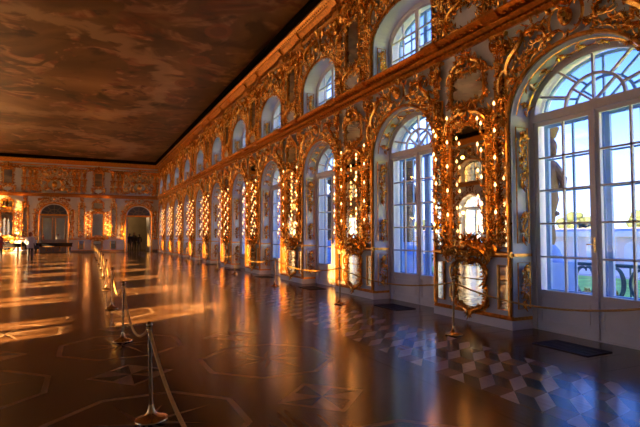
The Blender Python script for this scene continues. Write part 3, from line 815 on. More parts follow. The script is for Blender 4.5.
def upper_cart_proto():
    t = thing('oval_tablet'); w, h = .9, .44; R = random.Random(91)
    p = MB('white'); p.extrude([(x, z) for x, z in [(w * .5 * math.cos(i * PI / 12), h * .5 + h * .5 * math.sin(i * PI / 12)) for i in range(24)]], -.02, 0, 'white'); obj('plaque', p, t)
    def half(b):
        garland(b, [(w * .5 * math.cos(q), h * .5 + (h * .5 + .03) * math.sin(q)) for q in [-PI / 2 + PI * i / 12 for i in range(13)]], .16, R, -.01, dens=1.2)
        scroll(b, 'C', w * .5, h * .5, PI / 2, .5, False, 1.0); scroll(b, 'S', w * .3, h + .03, 2.8, .5, False, 1.0)
        garland(b, [(w * .6, -.02), (w * .62, h + .05)], .2, R)
    obj('frame', sym(half), t); return t
def capital_proto():
    o = MB('gold'); R = random.Random(95)
    o.box(-.17, .17, -.10, 0, .50, .56, 'gold')
    for s in (-1, 1):
        scroll(o, 'C', s * .11, .40, PI / 2 * s, .24, False, 1.2, -.05); scroll(o, 'C', s * .08, .12, -PI / 2 * s, .2, False, 1.0, -.02)
    garland(o, [(0, -.18), (0, .44)], .2, R, -.03, dens=1.5); fan(o, 0, .30, PI / 2, .22, 5, .9, -.06); fan(o, 0, .02, -PI / 2, .26, 3, .4, -.02); rosette(o, 0, .26, .09, -.1)
    return o
def side_carving_proto():
    R = random.Random(97); o = MB('gold'); h = 2.12
    garland(o, [(0, 0), (0, h)], .27, R, 0, dens=1.15); garland(o, [(-.1, .1), (.1, h * .5), (-.1, h)], .2, R, -.03, dens=1.0)
    garland(o, [(.12, .1), (-.08, h * .5), (.12, h)], .18, R, -.02, dens=.8)
    # little figure on a console near the top
    o.blob((0, -.14, h - .25), (.09, .08, .16), 'gold', 8, 6); o.blob((0, -.17, h - .04), .065, 'gold', 8, 6)
    for s in (-1, 1): o.tube([(s * .08, -.15, h - .14), (s * .19, -.18, h - .2), (s * .16, -.22, h - .02)], [.035, .03, .025], 6, 'gold'); leaf(o, s * .06, h - .1, PI / 2 - s * .9, .28, .3, -.06)
    fan(o, 0, h - .42, -PI / 2, .3, 5, .8, -.04); return o
def frieze_proto():
    R = random.Random(99)
    def half(h):
        garland(h, [(0.05, .15), (.9, .18)], .24, R, 0, dens=1.2); garland(h, [(0.05, .38), (.95, .36)], .18, R, 0, dens=1.0)
        scroll(h, 'S', .5, .2, .2, .6, False, 1.0)
    o = sym(half); cartouche(o, 0, .25, .45, .45, -.06, 'gold'); return o

# sconces: stem > arms with candle and flame
TIERS = [0.22, 0.68, 1.14, 1.60, 2.06]
ARMS = [(-.20, -.16, 0.0), (.20, -.16, 0.17), (0.0, -.27, -.14)]
def arm_mb(dx, dy):
    o = MB('gold')
    pts = []
    for i in range(9):
        t = i / 8; pts.append((dx * t, -.03 + (dy + .03) * t, -.10 * math.sin(PI * t * .9) + .10 * t * t - .02 * math.sin(2 * PI * t)))
    o.tube(pts, [.014 - .005 * i / 8 for i in range(9)], 5, 'gold')
    e = pts[-1]; o.lathe([(.008, e[2] - .01), (.03, e[2] + .008), (.036, e[2] + .016), (.012, e[2] + .018), (.015, e[2] + .045), (.010, e[2] + .05)], e[0], e[1], 8, 'gold')
    leaf(o, dx * .3, -.02, math.copysign(.5, dx) if dx else 1.6, .12, .3, -.05); return o, e
def candle_mb(e): o = MB('candle'); o.lathe([(.011, e[2] + .045), (.011, e[2] + .125), (.004, e[2] + .13)], e[0], e[1], 8, 'candle'); return o
def flame_mb(e): o = MB('flame'); o.lathe([(.004, e[2] + .128), (.020, e[2] + .150), (.018, e[2] + .170), (.007, e[2] + .192), (.001, e[2] + .208)], e[0], e[1], 8, 'flame'); return o
def stem_mb():
    o = MB('gold'); R = random.Random(101); h = 2.35
    o.tube([(.03 * math.sin(z * 5), -.04, z) for z in [h * i / 30 for i in range(31)]], .022, 6, 'gold')
    garland(o, [(0, 0), (0, h)], .17, R, -.01, dens=1.15); garland(o, [(-.05, .1), (.06, 1.2), (-.05, h)], .13, R, -.04, dens=1.0)
    fan(o, 0, h - .05, PI / 2, .24, 5, .9, -.03); fan(o, 0, .08, -PI / 2, .26, 5, .8, -.03); return o
AM = []
for dx, dy, dz in ARMS:
    a, e = arm_mb(dx, dy); AM.append((recalc(a.mesh('arm')), recalc(candle_mb(e).mesh('candle')), recalc(flame_mb(e).mesh('flame'))))
STEM = recalc(stem_mb().mesh('stem'))
def sconce_proto():
    t = thing('candle_sconce'); obj('stem', STEM, t)
    for z in TIERS:
        for (dx, dy, dz), (a, cn, fl) in zip(ARMS, AM):
            ar = obj('arm', a, t, (0, 0, z + dz)); obj('candle', cn, ar); obj('flame', fl, ar)
    return t
protos = {}
def put(key, make, loc, rz, label, cat, group):
    if key not in protos:
        o = make(); protos[key] = o; o.location = loc; o.rotation_euler = (0, 0, rz)
    else: o = dup(protos[key], loc, rz)
    tag(o, label, cat, group); return o
def single(key, make, name):
    def f():
        if key not in ME: ME[key] = recalc(make().mesh(key, False))
        return obj(name, ME[key])
    return f
LP = []
def glow(loc, w):
    ld = bpy.data.lights.new('candle_glow', 'POINT'); ld.energy = w; ld.color = (1.0, 0.30, 0.055); ld.shadow_soft_size = .03
    lo = bpy.data.objects.new('candle_glow', ld); lo.location = loc; C.objects.link(lo)
def furnish(tr, rz, name, far, lightdir, glow_w):
    """dress one pier; tr maps local (x, z) to a world point on the wall face"""
    X = .003
    put('mirror', mirror_proto, tr(0, MZ0), rz, 'tall gilt-framed pier mirror on ' + name, 'mirror', 'tall pier mirrors')
    put('cart', cart_proto, tr(0, .27), rz, 'low cartouche mirror in a gilded scroll frame on ' + name, 'mirror', 'low cartouche mirrors')
    put('panel', panel_proto, tr(0, 3.98), rz, 'squarish mirror panel above the tall mirror on ' + name, 'mirror', 'mirror panels above the pier mirrors')
    for s, wd in ((1, 'near'), (-1, 'far')):
        if tr.__name__ == 'tr_far': wd = 'right' if s > 0 else 'left'
        q1 = put('strip', lambda: strip_proto('strip_mirror', .24, 2.85, True), tr(s * .81, 1.36), rz, 'narrow upright mirror strip at the %s edge of %s' % (wd, name), 'mirror', 'narrow mirror strips')
        q2 = put('lowstrip', lambda: strip_proto('dado_mirror', .24, .74, False), tr(s * .81, .31), rz, 'small dado mirror at the %s edge of %s' % (wd, name), 'mirror', 'small dado mirrors')
        if tr.__name__ == 'tr_far': q1.scale = (1.9, 1, 1.12); q2.scale = (1.9, 1, 1)
        put('capital', single('capital', capital_proto, 'capital'), tr(s * .81, 4.42), rz, 'gilded pilaster capital at the %s edge of %s' % (wd, name), 'carving', 'gilded pilaster capitals')
        put('scon', sconce_proto, tr(s * .60, 1.32), rz, 'lit gilded candle sconce, %s side of %s' % (wd, name), 'sconce', 'candle sconces beside the pier mirrors')
        put('side', single('side', side_carving_proto, 'pilaster_carving'), tr(s * .72, 5.42), rz, 'gilded pilaster carving, upper %s side of %s' % (wd, name), 'carving', 'gilded upper pilaster carvings')
        if glow_w:
            for z in ((2.0, 3.1) if not far else (2.5,)):
                p = Vector(tr(s * .60, z)) + Vector(lightdir) * .42; glow(p, glow_w * (1 if not far else 1.8))
    put('ucart', upper_cart_proto, tr(0, 5.42), rz, 'pale oval tablet in gilded scrolls on ' + name, 'carving', 'oval tablets above the ledge')
    put('umirror', upper_mirror_proto, tr(0, 6.04), rz, 'upper mirror panel in gilded carving high on ' + name, 'mirror', 'upper mirror panels')
    put('frieze', single('frieze', frieze_proto, 'frieze_carving'), tr(0, 7.36), rz, 'gilded frieze carving under the cornice on ' + name, 'carving', 'gilded frieze carvings')
for k in range(NW - 1):
    def tr(x, z, k=k): return (XR - .018, yp(k) - x, z)
    furnish(tr, RW, pier_name(k), k >= 5, (-1, 0, 0), 3.4)
def fur_far(cx, name):
    def tr_far(x, z): return (cx + x * (1.38 if abs(x) < .7 else 1.66), YF - .018, z)
    furnish(tr_far, 0.0, name, True, (0, -1, 0), 16.0)
fur_far(1.0, 'the end pier between the doorways'); fur_far(-6.14, 'the end pier behind the visitors')

# end wall: carvings around the doors
for i, nm in ((0, 'the open end doorway'), (1, 'the closed end doorway')):
    t = thing('arch_carving', (DX[i], YF - .02, 0.05), 0.0); tag(t, 'gilded rococo carving crowning ' + nm, 'carving', 'gilded carvings over the end wall doors')
    obj('scrollwork', ME['crest_l'], t); obj('rim', ME['rim_l'], t)
    t = thing('overdoor_carving', (DX[i], YF - .02, 0.0), 0.0); tag(t, 'tall gilded overdoor carving high above ' + nm, 'carving', 'gilded overdoor carvings')
    obj('scrollwork', ME['crest_u'], t)
    big = MB('gold'); R = random.Random(200 + i)
    for s in (-1, 1):
        garland(big, [(s * .15, 5.6), (s * .7, 5.9), (s * 1.1, 5.5)], .3, R); garland(big, [(s * .2, 6.6), (s * .8, 6.5), (s * 1.2, 6.0), (s * 1.3, 5.45)], .3, R)
        scroll(big, 'S', s * .6, 6.2, 2.2 if s > 0 else .9, .9, s < 0)
    cartouche(big, 0, 6.1, .9, 1.0, -.05, 'gold'); obj('centrepiece', big, t)
    for s, wd in ((1, 'right'), (-1, 'left')):
        for xx, hh in ((1.55, 'inner'), (1.92, 'outer')):
            if i == 0 and s > 0 and hh == 'outer': continue
            o = obj('pilaster_carving', ME['side'], None, (DX[i] + s * xx - (.12 if i == 0 and s > 0 else 0), YF - .02, 5.42), 0.0)
            tag(o, 'gilded upper carving, %s one, %s of %s' % (hh, wd, nm), 'carving', 'gilded end wall pilaster carvings')
        g = ME.get('drop') or ME.setdefault('drop', recalc(pilaster_drop(2.6, 301, .24).mesh('drop')))
        o = obj('pilaster_carving', g, None, (DX[i] + s * 1.48, YF - .02, 1.35), 0.0)
        tag(o, 'gilded pilaster drop standing on the %s side of %s' % (wd, nm), 'carving', 'gilded pilaster drops')
# end pier of the long wall
o = obj('pilaster_carving', ME['drop'], None, (XR - .02, YF - .45, 1.35), RW); tag(o, 'gilded pilaster drop in the far corner of the window wall', 'carving')
o = obj('pilaster_carving', ME['side'], None, (XR - .02, YF - .45, 5.42), RW); tag(o, 'gilded upper carving in the far corner of the window wall', 'carving')

# doors of the end wall
def far_door(i, closed):
    root = thing('door_%d' % (i + 1), (DX[i], YF, 0)); root['kind'] = 'structure'
    fr = MB('white', 'gold_smooth')
    path = [(DH + .07, 0)] + arc(DH + .07, DR + .07, DS, 0, PI, 28) + [(-DH - .07, 0)]
    fr.tube([(x, -.02, z) for x, z in path], .075, 4, 'gold_smooth'); 
    for s in (-1, 1): fr.box(min(s * DH, s * (DH - .09)), max(s * DH, s * (DH - .09)), .05, .2, 0, DS, 'white')
    ellipse_band(fr, DH - .09, DR - .09, DH, DR, DS, .05, .2, 'white'); fr.box(-DH, DH, .04, .2, 3.32, 3.46, 'gold_smooth')
    obj('frame', fr, root, smooth=False)
    fl_ = fanlight(.08, .14, 'door_wood', a=DH - .12, b=DR - .14, base=3.46); obj('fanlight', fl_, root, smooth=False)
    pn = MB('darkpane'); pn.extrude(arc(DH - .09, DR - .1, 3.46, 0, PI, 20), .11, .12, 'darkpane'); obj('fanlight_pane', pn, root, smooth=False)
    for s in (-1, 1):
        lf = MB('door_wood', 'gold_smooth', 'mirror'); w = DH - .11
        lf.box(0, w, -.03, .03, .02, 3.32, 'door_wood')
        for z0, z1 in ((.15, .95), (1.15, 3.15)):
            lf.tube([(x, -.035, z) for x, z in ((.12, z0), (w - .12, z0), (w - .12, z1), (.12, z1))], .02, 4, 'gold_smooth', closed=True)
        lf.box(.16, w - .16, -.036, -.03, 1.2, 3.1, 'mirror')
        d = pilaster_drop(.6, 400 + i, .16); lf.merge(d, Matrix.Translation((w / 2, -.035, .25)))
        o = obj('leaf', lf, root, smooth=False)
        if closed:
            o.location = (0.01 if s > 0 else -0.01, .14, 0)
            if s < 0: o.scale = (-1, 1, 1)
        else:
            o.location = (s * (DH - .1), .25, 0)
            o.rotation_euler = (0, 0, math.radians(100) if s > 0 else math.radians(82))
    tag(root, 'closed mirrored double door behind the black table in the end wall' if closed else 'open arched double door with dark figures in the end wall', 'door')
far_door(0, False); far_door(1, True); far_door(2, True)

# left wall gets its gilding as trim (seen in the mirrors only)
lt = MB('gold', 'gold_smooth')
for k in range(NW):
    T = Matrix.Translation((yw(k), 0, 0)); lt.merge(arch_rim(LA, LB, LS, .22), T); lt.merge(arch_rim(UA, UB, US, 5.34), T)
    h = MB('gold'); cartouche(h, 0, 4.74, .5, .5, 0, 'gold'); cartouche(h, 0, 7.4, .7, .7, 0, 'gold')
    for s in (-1, 1):
        for q in (.5, .8, 1.1): x, z = ell(LA + .2, LB + .2, LS, q); scroll(h, 'C', s * x, z, 2.2 * s, .4, s < 0); x, z = ell(UA + .2, UB + .3, US, q); scroll(h, 'S', s * x, z, 2.2 * s, .5, s < 0)
    lt.merge(h, T)
    if k < NW - 1:
        T = Matrix.Translation((yp(k), 0, 0)); h = MB('gold'); R = random.Random(5)
        for x in (-.86, -.5, .5, .86): garland(h, [(x, 1.4), (x, 4.9)], .26, R, dens=.7); garland(h, [(x, 5.45), (x, 7.8)], .3, R, dens=.7)
        lt.merge(h, T)
        for z0, z1 in ((1.36, 3.62), (3.98, 4.6), (6.04, 7.5)): lt.merge(pane_mb(.86, z1 - z0), Matrix.Translation((yp(k), 0, z0)))
struct('trim_8', lt, loc=(XL + .003, 0, 0), rz=LW)

# ------------------------------------------------------------------ floor vents
def vent_proto():
    t = thing('floor_vent'); f = MB('vent'); w, l = .50, .86
    for a in ((-w / 2, w / 2, -l / 2, -l / 2 + .03), (-w / 2, w / 2, l / 2 - .03, l / 2), (-w / 2, -w / 2 + .03, -l / 2, l / 2), (w / 2 - .03, w / 2, -l / 2, l / 2)): f.box(*a, 0, .010, 'vent')
    obj('frame', f, t, smooth=False)
    g = MB('black'); g.box(-w / 2, w / 2, -l / 2, l / 2, -.002, .003, 'black')
    for i in range(14): y = -l / 2 + .05 + i * .058; g.box(-w / 2 + .03, w / 2 - .03, y, y + .02, .003, .008, 'vent')
    for x in (-.08, .08): g.box(x - .008, x + .008, -l / 2, l / 2, .003, .008, 'vent')
    obj('grille', g, t, smooth=False); return t
for k in range(6):
    put('vent', vent_proto, (6.07, yw(k) - .10, .0026), 0, 'dark iron floor vent in front of ' + win_name(k), 'vent', 'floor vents by the windows')

# ------------------------------------------------------------------ barriers
SH = 0.85
def stanchion_proto():
    t = thing('rope_stanchion')
    p = MB('brass'); p.lathe([(.0165, .05), (.0165, SH - .05), (.014, SH - .05)], 0, 0, 14, 'brass'); obj('post', p, t)
    bs = MB('brass'); bs.lathe([(.132, 0), (.136, .008), (.132, .018), (.10, .030), (.06, .045), (.035, .075), (.024, .12), (.020, .14)], 0, 0, 28, 'brass'); obj('base', bs, t)
    f = MB('brass'); f.lathe([(.016, SH - .06), (.026, SH - .05), (.026, SH - .035), (.014, SH - .03), (.028, SH - .008), (.024, SH + .012), (.010, SH + .024), (.002, SH + .028)], 0, 0, 16, 'brass')
    f.tube([(0, .03, SH - .045), (0, .045, SH - .03), (0, .05, SH - .05), (0, .03, SH - .06)], .004, 5, 'brass'); f.tube([(0, -.03, SH - .045), (0, -.045, SH - .03), (0, -.05, SH - .05), (0, -.03, SH - .06)], .004, 5, 'brass')
    obj('finial', f, t); return t
def rope(a, b_, sag, label, group, r=.013):
    va, vb = Vector(a), Vector(b_); o = MB('cord'); n = 28
    hv = (vb - va); hv.z = 0; hv.normalize(); va2 = va + hv * .045; vb2 = vb - hv * .045
    pts = [va2.lerp(vb2, i / n) - Vector((0, 0, sag * 4 * (i / n) * (1 - i / n))) for i in range(n + 1)]
    o.tube(pts, r, 8, 'cord'); hk = MB('brass')
    rp = thing('barrier_rope', tuple(va)); ob = obj('cord', o, rp, tuple(-va)); 
    for p in (pts[0], pts[-1]): hk = MB('brass'); hk.blob(tuple(p), (.02, .02, .02), 'brass', 8, 6); obj('hook', hk, rp, tuple(-va))
    tag(rp, label, 'rope', group)
left = [(.50, .95), (.53, 4.39), (.52, 7.78), (.53, 11.33), (.56, 15.28), (.6, 19.5), (.65, 23.73), (.65, 28.2), (.65, 32.6), (.65, 37.0), (.65, 41.5)]
for i, (x, y) in enumerate(left):
    lab = 'brass rope stanchion along the hall, %s from the camera end' % ORD[i]
    o = put('stan', stanchion_proto, (x, y, .0026), 0, lab, 'stanchion', 'stanchions along the middle of the hall')
    if i == 1: o.rotation_euler = (0.0, math.radians(-2.0), 0); o.scale = (1, 1, .94)
    if i: rope((left[i - 1][0] - (.03 if i == 2 else 0), left[i - 1][1], SH - (.095 if i == 2 else .045)), (x - (.03 if i == 1 else 0), y, SH - (.095 if i == 1 else .045)), .26 if i == 1 else .30, 'gold rope between the %s and %s stanchions along the hall' % (ORD[i - 1], ORD[i]), 'ropes along the middle of the hall')
right = [(5.30, 3.06), (5.21, 6.06), (5.23, 9.89), (5.25, 14.17), (5.41, 19.18), (5.42, 22.08), (5.51, 26.53), (5.51, 30.14), (5.54, 32.57), (5.53, 35.77), (5.77, 41.95)]
for i, (x, y) in enumerate(right):
    put('stan', stanchion_proto, (x, y, .0026), 0, 'brass rope stanchion by the windows, %s from the camera end' % ORD[i], 'stanchion', 'stanchions along the window wall')
    if i: rope((right[i - 1][0], right[i - 1][1], SH - .045), (x, y, SH - .045), .17, 'gold rope in front of the windows between the %s and %s stanchions' % (ORD[i - 1], ORD[i]), 'ropes along the window wall')

# ------------------------------------------------------------------ black table near the end wall, second one by the people
def table_proto(L, name):
    t = thing(name); tp = MB('black'); tp.box(-L / 2, L / 2, -.45, .45, .84, .90); tp.box(-L / 2 + .04, L / 2 - .04, -.42, .42, .56, .84); obj('top', tp, t, smooth=False)
    rl = MB('gold_smooth'); rl.box(-L / 2 + .08, L / 2 - .08, -.43, -.42, .58, .60); obj('gilt_line', rl, t, smooth=False)
    for x in (-L / 2 + .2, L / 2 - .2):
        for y in (-.3, .3):
            lg = MB('black'); lg.lathe([(.03, 0), (.045, .03), (.03, .08), (.05, .3), (.06, .48), (.04, .52), (.06, .56)], x, y, 10, 'black'); obj('leg', lg, t)
    return t
t = table_proto(3.0, 'console_table'); t.location = (-2.5, 48.4, .0026); tag(t, 'long black table on turned legs before the closed end door', 'table')
t = table_proto(1.7, 'console_table'); t.location = (-5.6, 46.8, .0026); tag(t, 'shorter black table behind the two standing visitors', 'table')

# ------------------------------------------------------------------ people
def person(loc, rz, h, top, legs, hair, label, arms=0, bag=False):
    s = h / 1.7
    V = [(0, 0, .92), (0, .0, 1.12), (0, .01, 1.32), (0, .01, 1.44), (0, -.01, 1.53), (0, -.02, 1.63),
         (.09, 0, .86), (.10, -.02, .48), (.10, .02, .08), (.11, -.13, .03),
         (-.09, 0, .86), (-.12, .02, .48), (-.11, .06, .08), (-.12, -.09, .03),
         (.17, .01, 1.38), (.24, .03, 1.12), (.22, -.10 - .06 * arms, .92 + .1 * arms), (.21, -.15 - .09 * arms, .84 + .14 * arms),
         (-.17, .01, 1.38), (-.25, .03, 1.12), (-.24, -.06, .90), (-.23, -.08, .81)]
    Eg = [(0, 1), (1, 2), (2, 3), (3, 4), (4, 5), (0, 6), (6, 7), (7, 8), (8, 9), (0, 10), (10, 11), (11, 12), (12, 13), (2, 14), (14, 15), (15, 16), (16, 17), (2, 18), (18, 19), (19, 20), (20, 21)]
    Rr = [(.16, .12), (.14, .11), (.17, .12), (.09, .08), (.055, .055), (.085, .10), (.095, .095), (.065, .065), (.045, .05), (.045, .03)] + [(.095, .095), (.065, .065), (.045, .05), (.045, .03)] + [(.07, .07), (.05, .05), (.038, .038), (.035, .022)] * 2
    me = bpy.data.meshes.new('body'); me.from_pydata([Vector(v) * s for v in V], Eg, [])
    o = bpy.data.objects.new('body_source', me); C.objects.link(o)
    sk = o.modifiers.new('skin', 'SKIN'); o.modifiers.new('sub', 'SUBSURF').levels = 2
    for i, r in enumerate(Rr): me.skin_vertices[0].data[i].radius = (r[0] * s, r[1] * s)
    me.skin_vertices[0].data[0].use_root = True
    dg = bpy.context.evaluated_depsgraph_get(); dg.update()
    m2 = bpy.data.meshes.new_from_object(o.evaluated_get(dg)); bpy.data.objects.remove(o)
    for x in (top, legs, 'skin', 'leather'): m2.materials.append(M[x])
    zmin = min(v.co.z for v in m2.vertices)
    for p in m2.polygons:
        c_ = p.center / s; p.use_smooth = True
        if c_.z > 1.47: k = 2
        elif c_.z < .09: k = 3
        elif abs(c_.x) > .165 and c_.z < (.90 + .12 * arms * (c_.x > 0)): k = 2
        elif c_.z < .84 and abs(c_.x) < .2: k = 1
        else: k = 0
        p.material_index = k
    root = thing('person', loc, rz); body = obj('body', m2, root, (0, 0, -zmin))
    hd = MB('skin'); hd.blob((0, -.025 * s, 1.615 * s), (.078 * s, .095 * s, .115 * s), 'skin', 14, 10)
    hd.blob((0, -.122 * s, 1.605 * s), (.013 * s, .02 * s, .022 * s), 'skin', 8, 6)
    for sx in (-1, 1): hd.blob((sx * .078 * s, -.01 * s, 1.61 * s), (.012 * s, .02 * s, .03 * s), 'skin', 8, 6); hd.blob((sx * .03 * s, -.112 * s, 1.63 * s), (.012 * s, .008 * s, .007 * s), 'leather', 8, 6)
    hd.blob((0, -.116 * s, 1.562 * s), (.024 * s, .008 * s, .006 * s), 'cloth_red', 8, 4)
    obj('head', hd, root, (0, 0, -zmin))
    hr = MB(hair); hr.blob((0, .005 * s, 1.645 * s), (.088 * s, .10 * s, .10 * s), hair, 14, 10); hr.blob((0, .05 * s, 1.58 * s), (.08 * s, .06 * s, .11 * s), hair, 12, 8); obj('hair', hr, root, (0, 0, -zmin))
    jk = MB(top)     # coat skirt
    pr = [(.175, .80), (.185, .90), (.165, 1.02), (.16, 1.12)]
    vs = []; fs = []; n_ = 18
    for r, z in pr:
        for k in range(n_): q = 2 * PI * k / n_; vs.append((r * s * math.cos(q) * 1.05, r * s * .78 * math.sin(q), z * s))
    for i in range(len(pr) - 1):
        for k in range(n_): fs.append((i * n_ + k, i * n_ + (k + 1) % n_, (i + 1) * n_ + (k + 1) % n_, (i + 1) * n_ + k))
    jk.add(vs, fs, top); obj('jacket_hem', jk, root, (0, 0, -zmin))
    tag(root, label, 'person'); return root
person((-2.92, 33.4, .0026), math.radians(170), 1.72, 'cloth_white', 'cloth_dark', 'hair_red', 'person in white jacket and dark trousers standing on the parquet, auburn hair', 1)
person((-4.50, 33.9, .0026), math.radians(60), 1.70, 'cloth_red', 'cloth_dark', 'hair_dark', 'person in red jacket and dark trousers, cut by the photo edge', 1)
person((3.85, YF + .9, 0), math.radians(160), 1.72, 'cloth_dark', 'cloth_dark', 'hair_dark', 'person in black standing at the left of the group in the open doorway', 1)
person((4.30, YF + 1.4, 0), math.radians(20), 1.80, 'cloth_grey', 'cloth_dark', 'hair_dark', 'tall person in charcoal in the middle of the doorway group', 0)
person((4.72, YF + 1.0, 0), math.radians(200), 1.66, 'cloth_dark', 'cloth_grey', 'hair_dark', 'shorter person in black at the right of the doorway group', 1)
bg = thing('shoulder_bag', (-2.58, 33.3, .72), .3); bb = MB('leather'); bb.blob((0, 0, .14), (.15, .07, .13), 'leather', 12, 8); bb.box(-.13, .13, -.05, .05, .02, .2, 'leather'); obj('pouch', bb, bg)
bs = MB('leather'); bs.tube([(-.12, 0, .2), (-.06, 0, .55), (.0, .0, .66), (.06, 0, .55), (.12, 0, .2)], .012, 6, 'leather'); obj('strap', bs, bg); tag(bg, 'dark shoulder bag beside the white-jacketed person', 'bag')

# ------------------------------------------------------------------ outside
GZ = -3.5
g = MB('gravel'); g.box(-220, 260, -220, 260, GZ - .5, GZ); struct('ground', g, smooth=False)
g = MB('lawn'); g.box(14, 56, -60, 64, GZ, GZ + .06); g.box(14, 56, 70, 180, GZ, GZ + .06); struct('lawn', g, smooth=False)
# the palace facade below and above the hall
fc = MB('facade'); fc.box(XR + WT - .02, XR + WT + .02, YB, YF + 9, GZ, -0.25, 'facade'); fc.box(XR + WT - .02, XR + WT + .02, YB, YF + 9, ZC + .15, ZC + 2, 'facade'); fc.box(XL - WT - .02, XL - WT + .02, YB, YF + 9, ZC + .15, ZC + 2, 'facade'); struct('facade', fc, smooth=False)
shade_roof = MB('roofing'); shade_roof.v = []; 
P_ = [(XL - 1.5, ZC + 2), (XR + 1.5, ZC + 2), (XR - 2, ZC + 8), ((XL + XR) / 2, ZC + 12.5), (XL + 2, ZC + 8)]
Y0_, Y1_ = YB - 60, YF + 90; n5 = len(P_)
shade_roof.add([(x, Y0_, z) for x, z in P_] + [(x, Y1_, z) for x, z in P_], [(i, (i + 1) % n5, (i + 1) % n5 + n5, i + n5) for i in range(n5)] + [tuple(range(n5)), tuple(range(2 * n5 - 1, n5 - 1, -1))])
struct('roof', shade_roof, smooth=False)  # unseen roof mass, its height set to shade the court
def balcony(k):
    t = thing('balcony', (XR + WT + .02, yw(k), 0)); s = MB('stone'); s.box(0, 1.25, -2.14, 2.14, -.35, -.12, 'stone'); obj('slab', s, t, smooth=False)
    r = MB('iron'); r.tube([(1.18, -2.1, 1.02), (1.18, 2.1, 1.02)], .032, 6, 'iron'); r.tube([(1.18, -2.1, -.02), (1.18, 2.1, -.02)], .02, 6, 'iron')
    for s_ in (-1, 1): r.tube([(1.18, s_ * 2.1, -.12), (1.18, s_ * 2.1, 1.02)], .025, 6, 'iron')
    obj('handrail', r, t)
    sc = MB('iron'); T = Matrix(((0, 1, 0, 1.18), (1, 0, 0, 0), (0, 0, 1, 0), (0, 0, 0, 1)))
    p = MB('iron', 'gilt_iron')
    for i in range(8):
        x = -1.835 + .524 * i
        for q in (-1, 1):
            scroll(p, 'C', x + q * .12, .72, PI / 2 * q, .50, False, 1.15, 0, 'iron'); scroll(p, 'S', x + q * .10, .26, PI / 2 + q * .3, .50, q > 0, 1.15, 0, 'iron')
        p.tube([(x - .265, 0, -.02), (x - .265, 0, 1.02)], (.018), 5, 'iron'); rosette(p, x, .5, .11, 0, 'gilt_iron')
    sc.merge(p, T); obj('scroll_panel', sc, t); tag(t, 'wrought iron balcony outside ' + win_name(k), 'balcony', 'balconies outside the windows')
balcony(0); balcony(1); balcony(2)
# herm statues on the blue facade piers
def statue(k):
    t = thing('facade_statue', (XR + WT + .36, yp(k) - .64, 0)); pd = MB('facade')
    pd.box(-.35, .34, -.30, .34, -.118, 1.02, 'facade'); pd.box(-.35, .37, -.33, .36, 1.0, 1.08, 'facade'); pd.blob((0, .02, 1.08), (.30, .28, .36), 'facade', 16, 10); obj('pedestal', pd, t)
    b_ = MB('bronze'); b_.lathe([(.14, 1.36), (.18, 1.5), (.16, 1.75), (.19, 2.0), (.24, 2.2), (.22, 2.35), (.28, 2.6), (.30, 2.76), (.22, 2.88), (.11, 2.96), (.10, 3.02)], 0, .02, 14, 'bronze')
    b_.blob((.02, -.05, 3.16), (.15, .17, .19), 'bronze', 12, 8); b_.blob((.02, -.15, 3.06), (.07, .08, .12), 'bronze', 10, 6)
    for s in (-1, 1): b_.tube([(s * .02, s * .20, 2.76), (.10, s * .30, 2.55), (.22, s * .20, 2.42), (.24, -s * .02, 2.46)], [.085, .07, .06, .045], 8, 'bronze')
    b_.tube([(.10, -.16, 1.95), (.17, .02, 1.86), (.08, .2, 2.0), (-.08, .16, 2.12)], [.05, .07, .06, .05], 8, 'bronze'); b_.lathe([(.12, 3.28), (.20, 3.34), (.26, 3.5)], 0, 0, 10, 'bronze')
    obj('figure', b_, t); tag(t, 'dark statue on a blue pedestal seen through ' + win_name(k), 'statue', 'statues on the palace front')
statue(0); statue(1); statue(2)
# low curved wing across the court
def wing(x, y, L, rz, label):
    t = thing('palace_wing', (x, y, GZ), rz); w = MB('stucco', 'stone'); H = 5.4
    w.box(-L / 2, L / 2, 0, 6, 0, H, 'stucco'); w.box(-L / 2 - .3, L / 2 + .3, -.5, 6, H - .5, H + .2, 'stone'); w.box(-L / 2, L / 2, -.2, 0, 0, .9, 'stone'); obj('wall', w, t, smooth=False)
    n_ = int(L / 5)
    for i in range(n_):
        xx = -L / 2 + (i + .5) * L / n_
        p = MB('stone'); p.box(xx - L / n_ / 2 - .3, xx - L / n_ / 2 + .3, -.3, 0, .9, H - .5, 'stone'); obj('pilaster', p, t, smooth=False)
        d = MB('darkpane', 'stone'); d.extrude([(xx + px, pz) for px, pz in [(1.0, .9)] + arc(1.0, 1.0, 3.3, 0, PI, 10) + [(-1.0, .9)]], -.05, .0, 'stone'); obj('window', d, t, smooth=False)
    r = MB('roofing'); r.profile([(-.5, H + .2), (6, H + .2), (3, H + .7)], -L / 2, L / 2, 'roofing'); obj('roof', r, t, smooth=False); tag(t, label, 'building')
wing(60, 95, 200, -PI / 2, 'pale pink single-storey palace wing across the court')
def tree(x, y, h, seed, label):
    t = thing('tree', (x, y, GZ)); R = random.Random(seed); tk = MB('bark'); tk.tube([(0, 0, 0), (.1, .1, h * .3), (0, 0, h * .6)], [.4, .3, .15], 8, 'bark'); obj('trunk', tk, t)
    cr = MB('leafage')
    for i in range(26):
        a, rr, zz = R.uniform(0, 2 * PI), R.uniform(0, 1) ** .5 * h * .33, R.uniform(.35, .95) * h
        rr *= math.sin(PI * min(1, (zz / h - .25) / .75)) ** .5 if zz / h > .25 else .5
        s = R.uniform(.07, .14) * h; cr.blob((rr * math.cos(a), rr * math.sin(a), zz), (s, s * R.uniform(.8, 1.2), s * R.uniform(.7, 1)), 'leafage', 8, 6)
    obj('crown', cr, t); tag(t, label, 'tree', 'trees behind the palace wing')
for i in range(40): tree(73 + (i % 3) * 5.5, 22 + i * 3.6, 7.9 + (i * 7 % 5) * .28, 500 + i, 'green tree rising behind the pale palace wing')

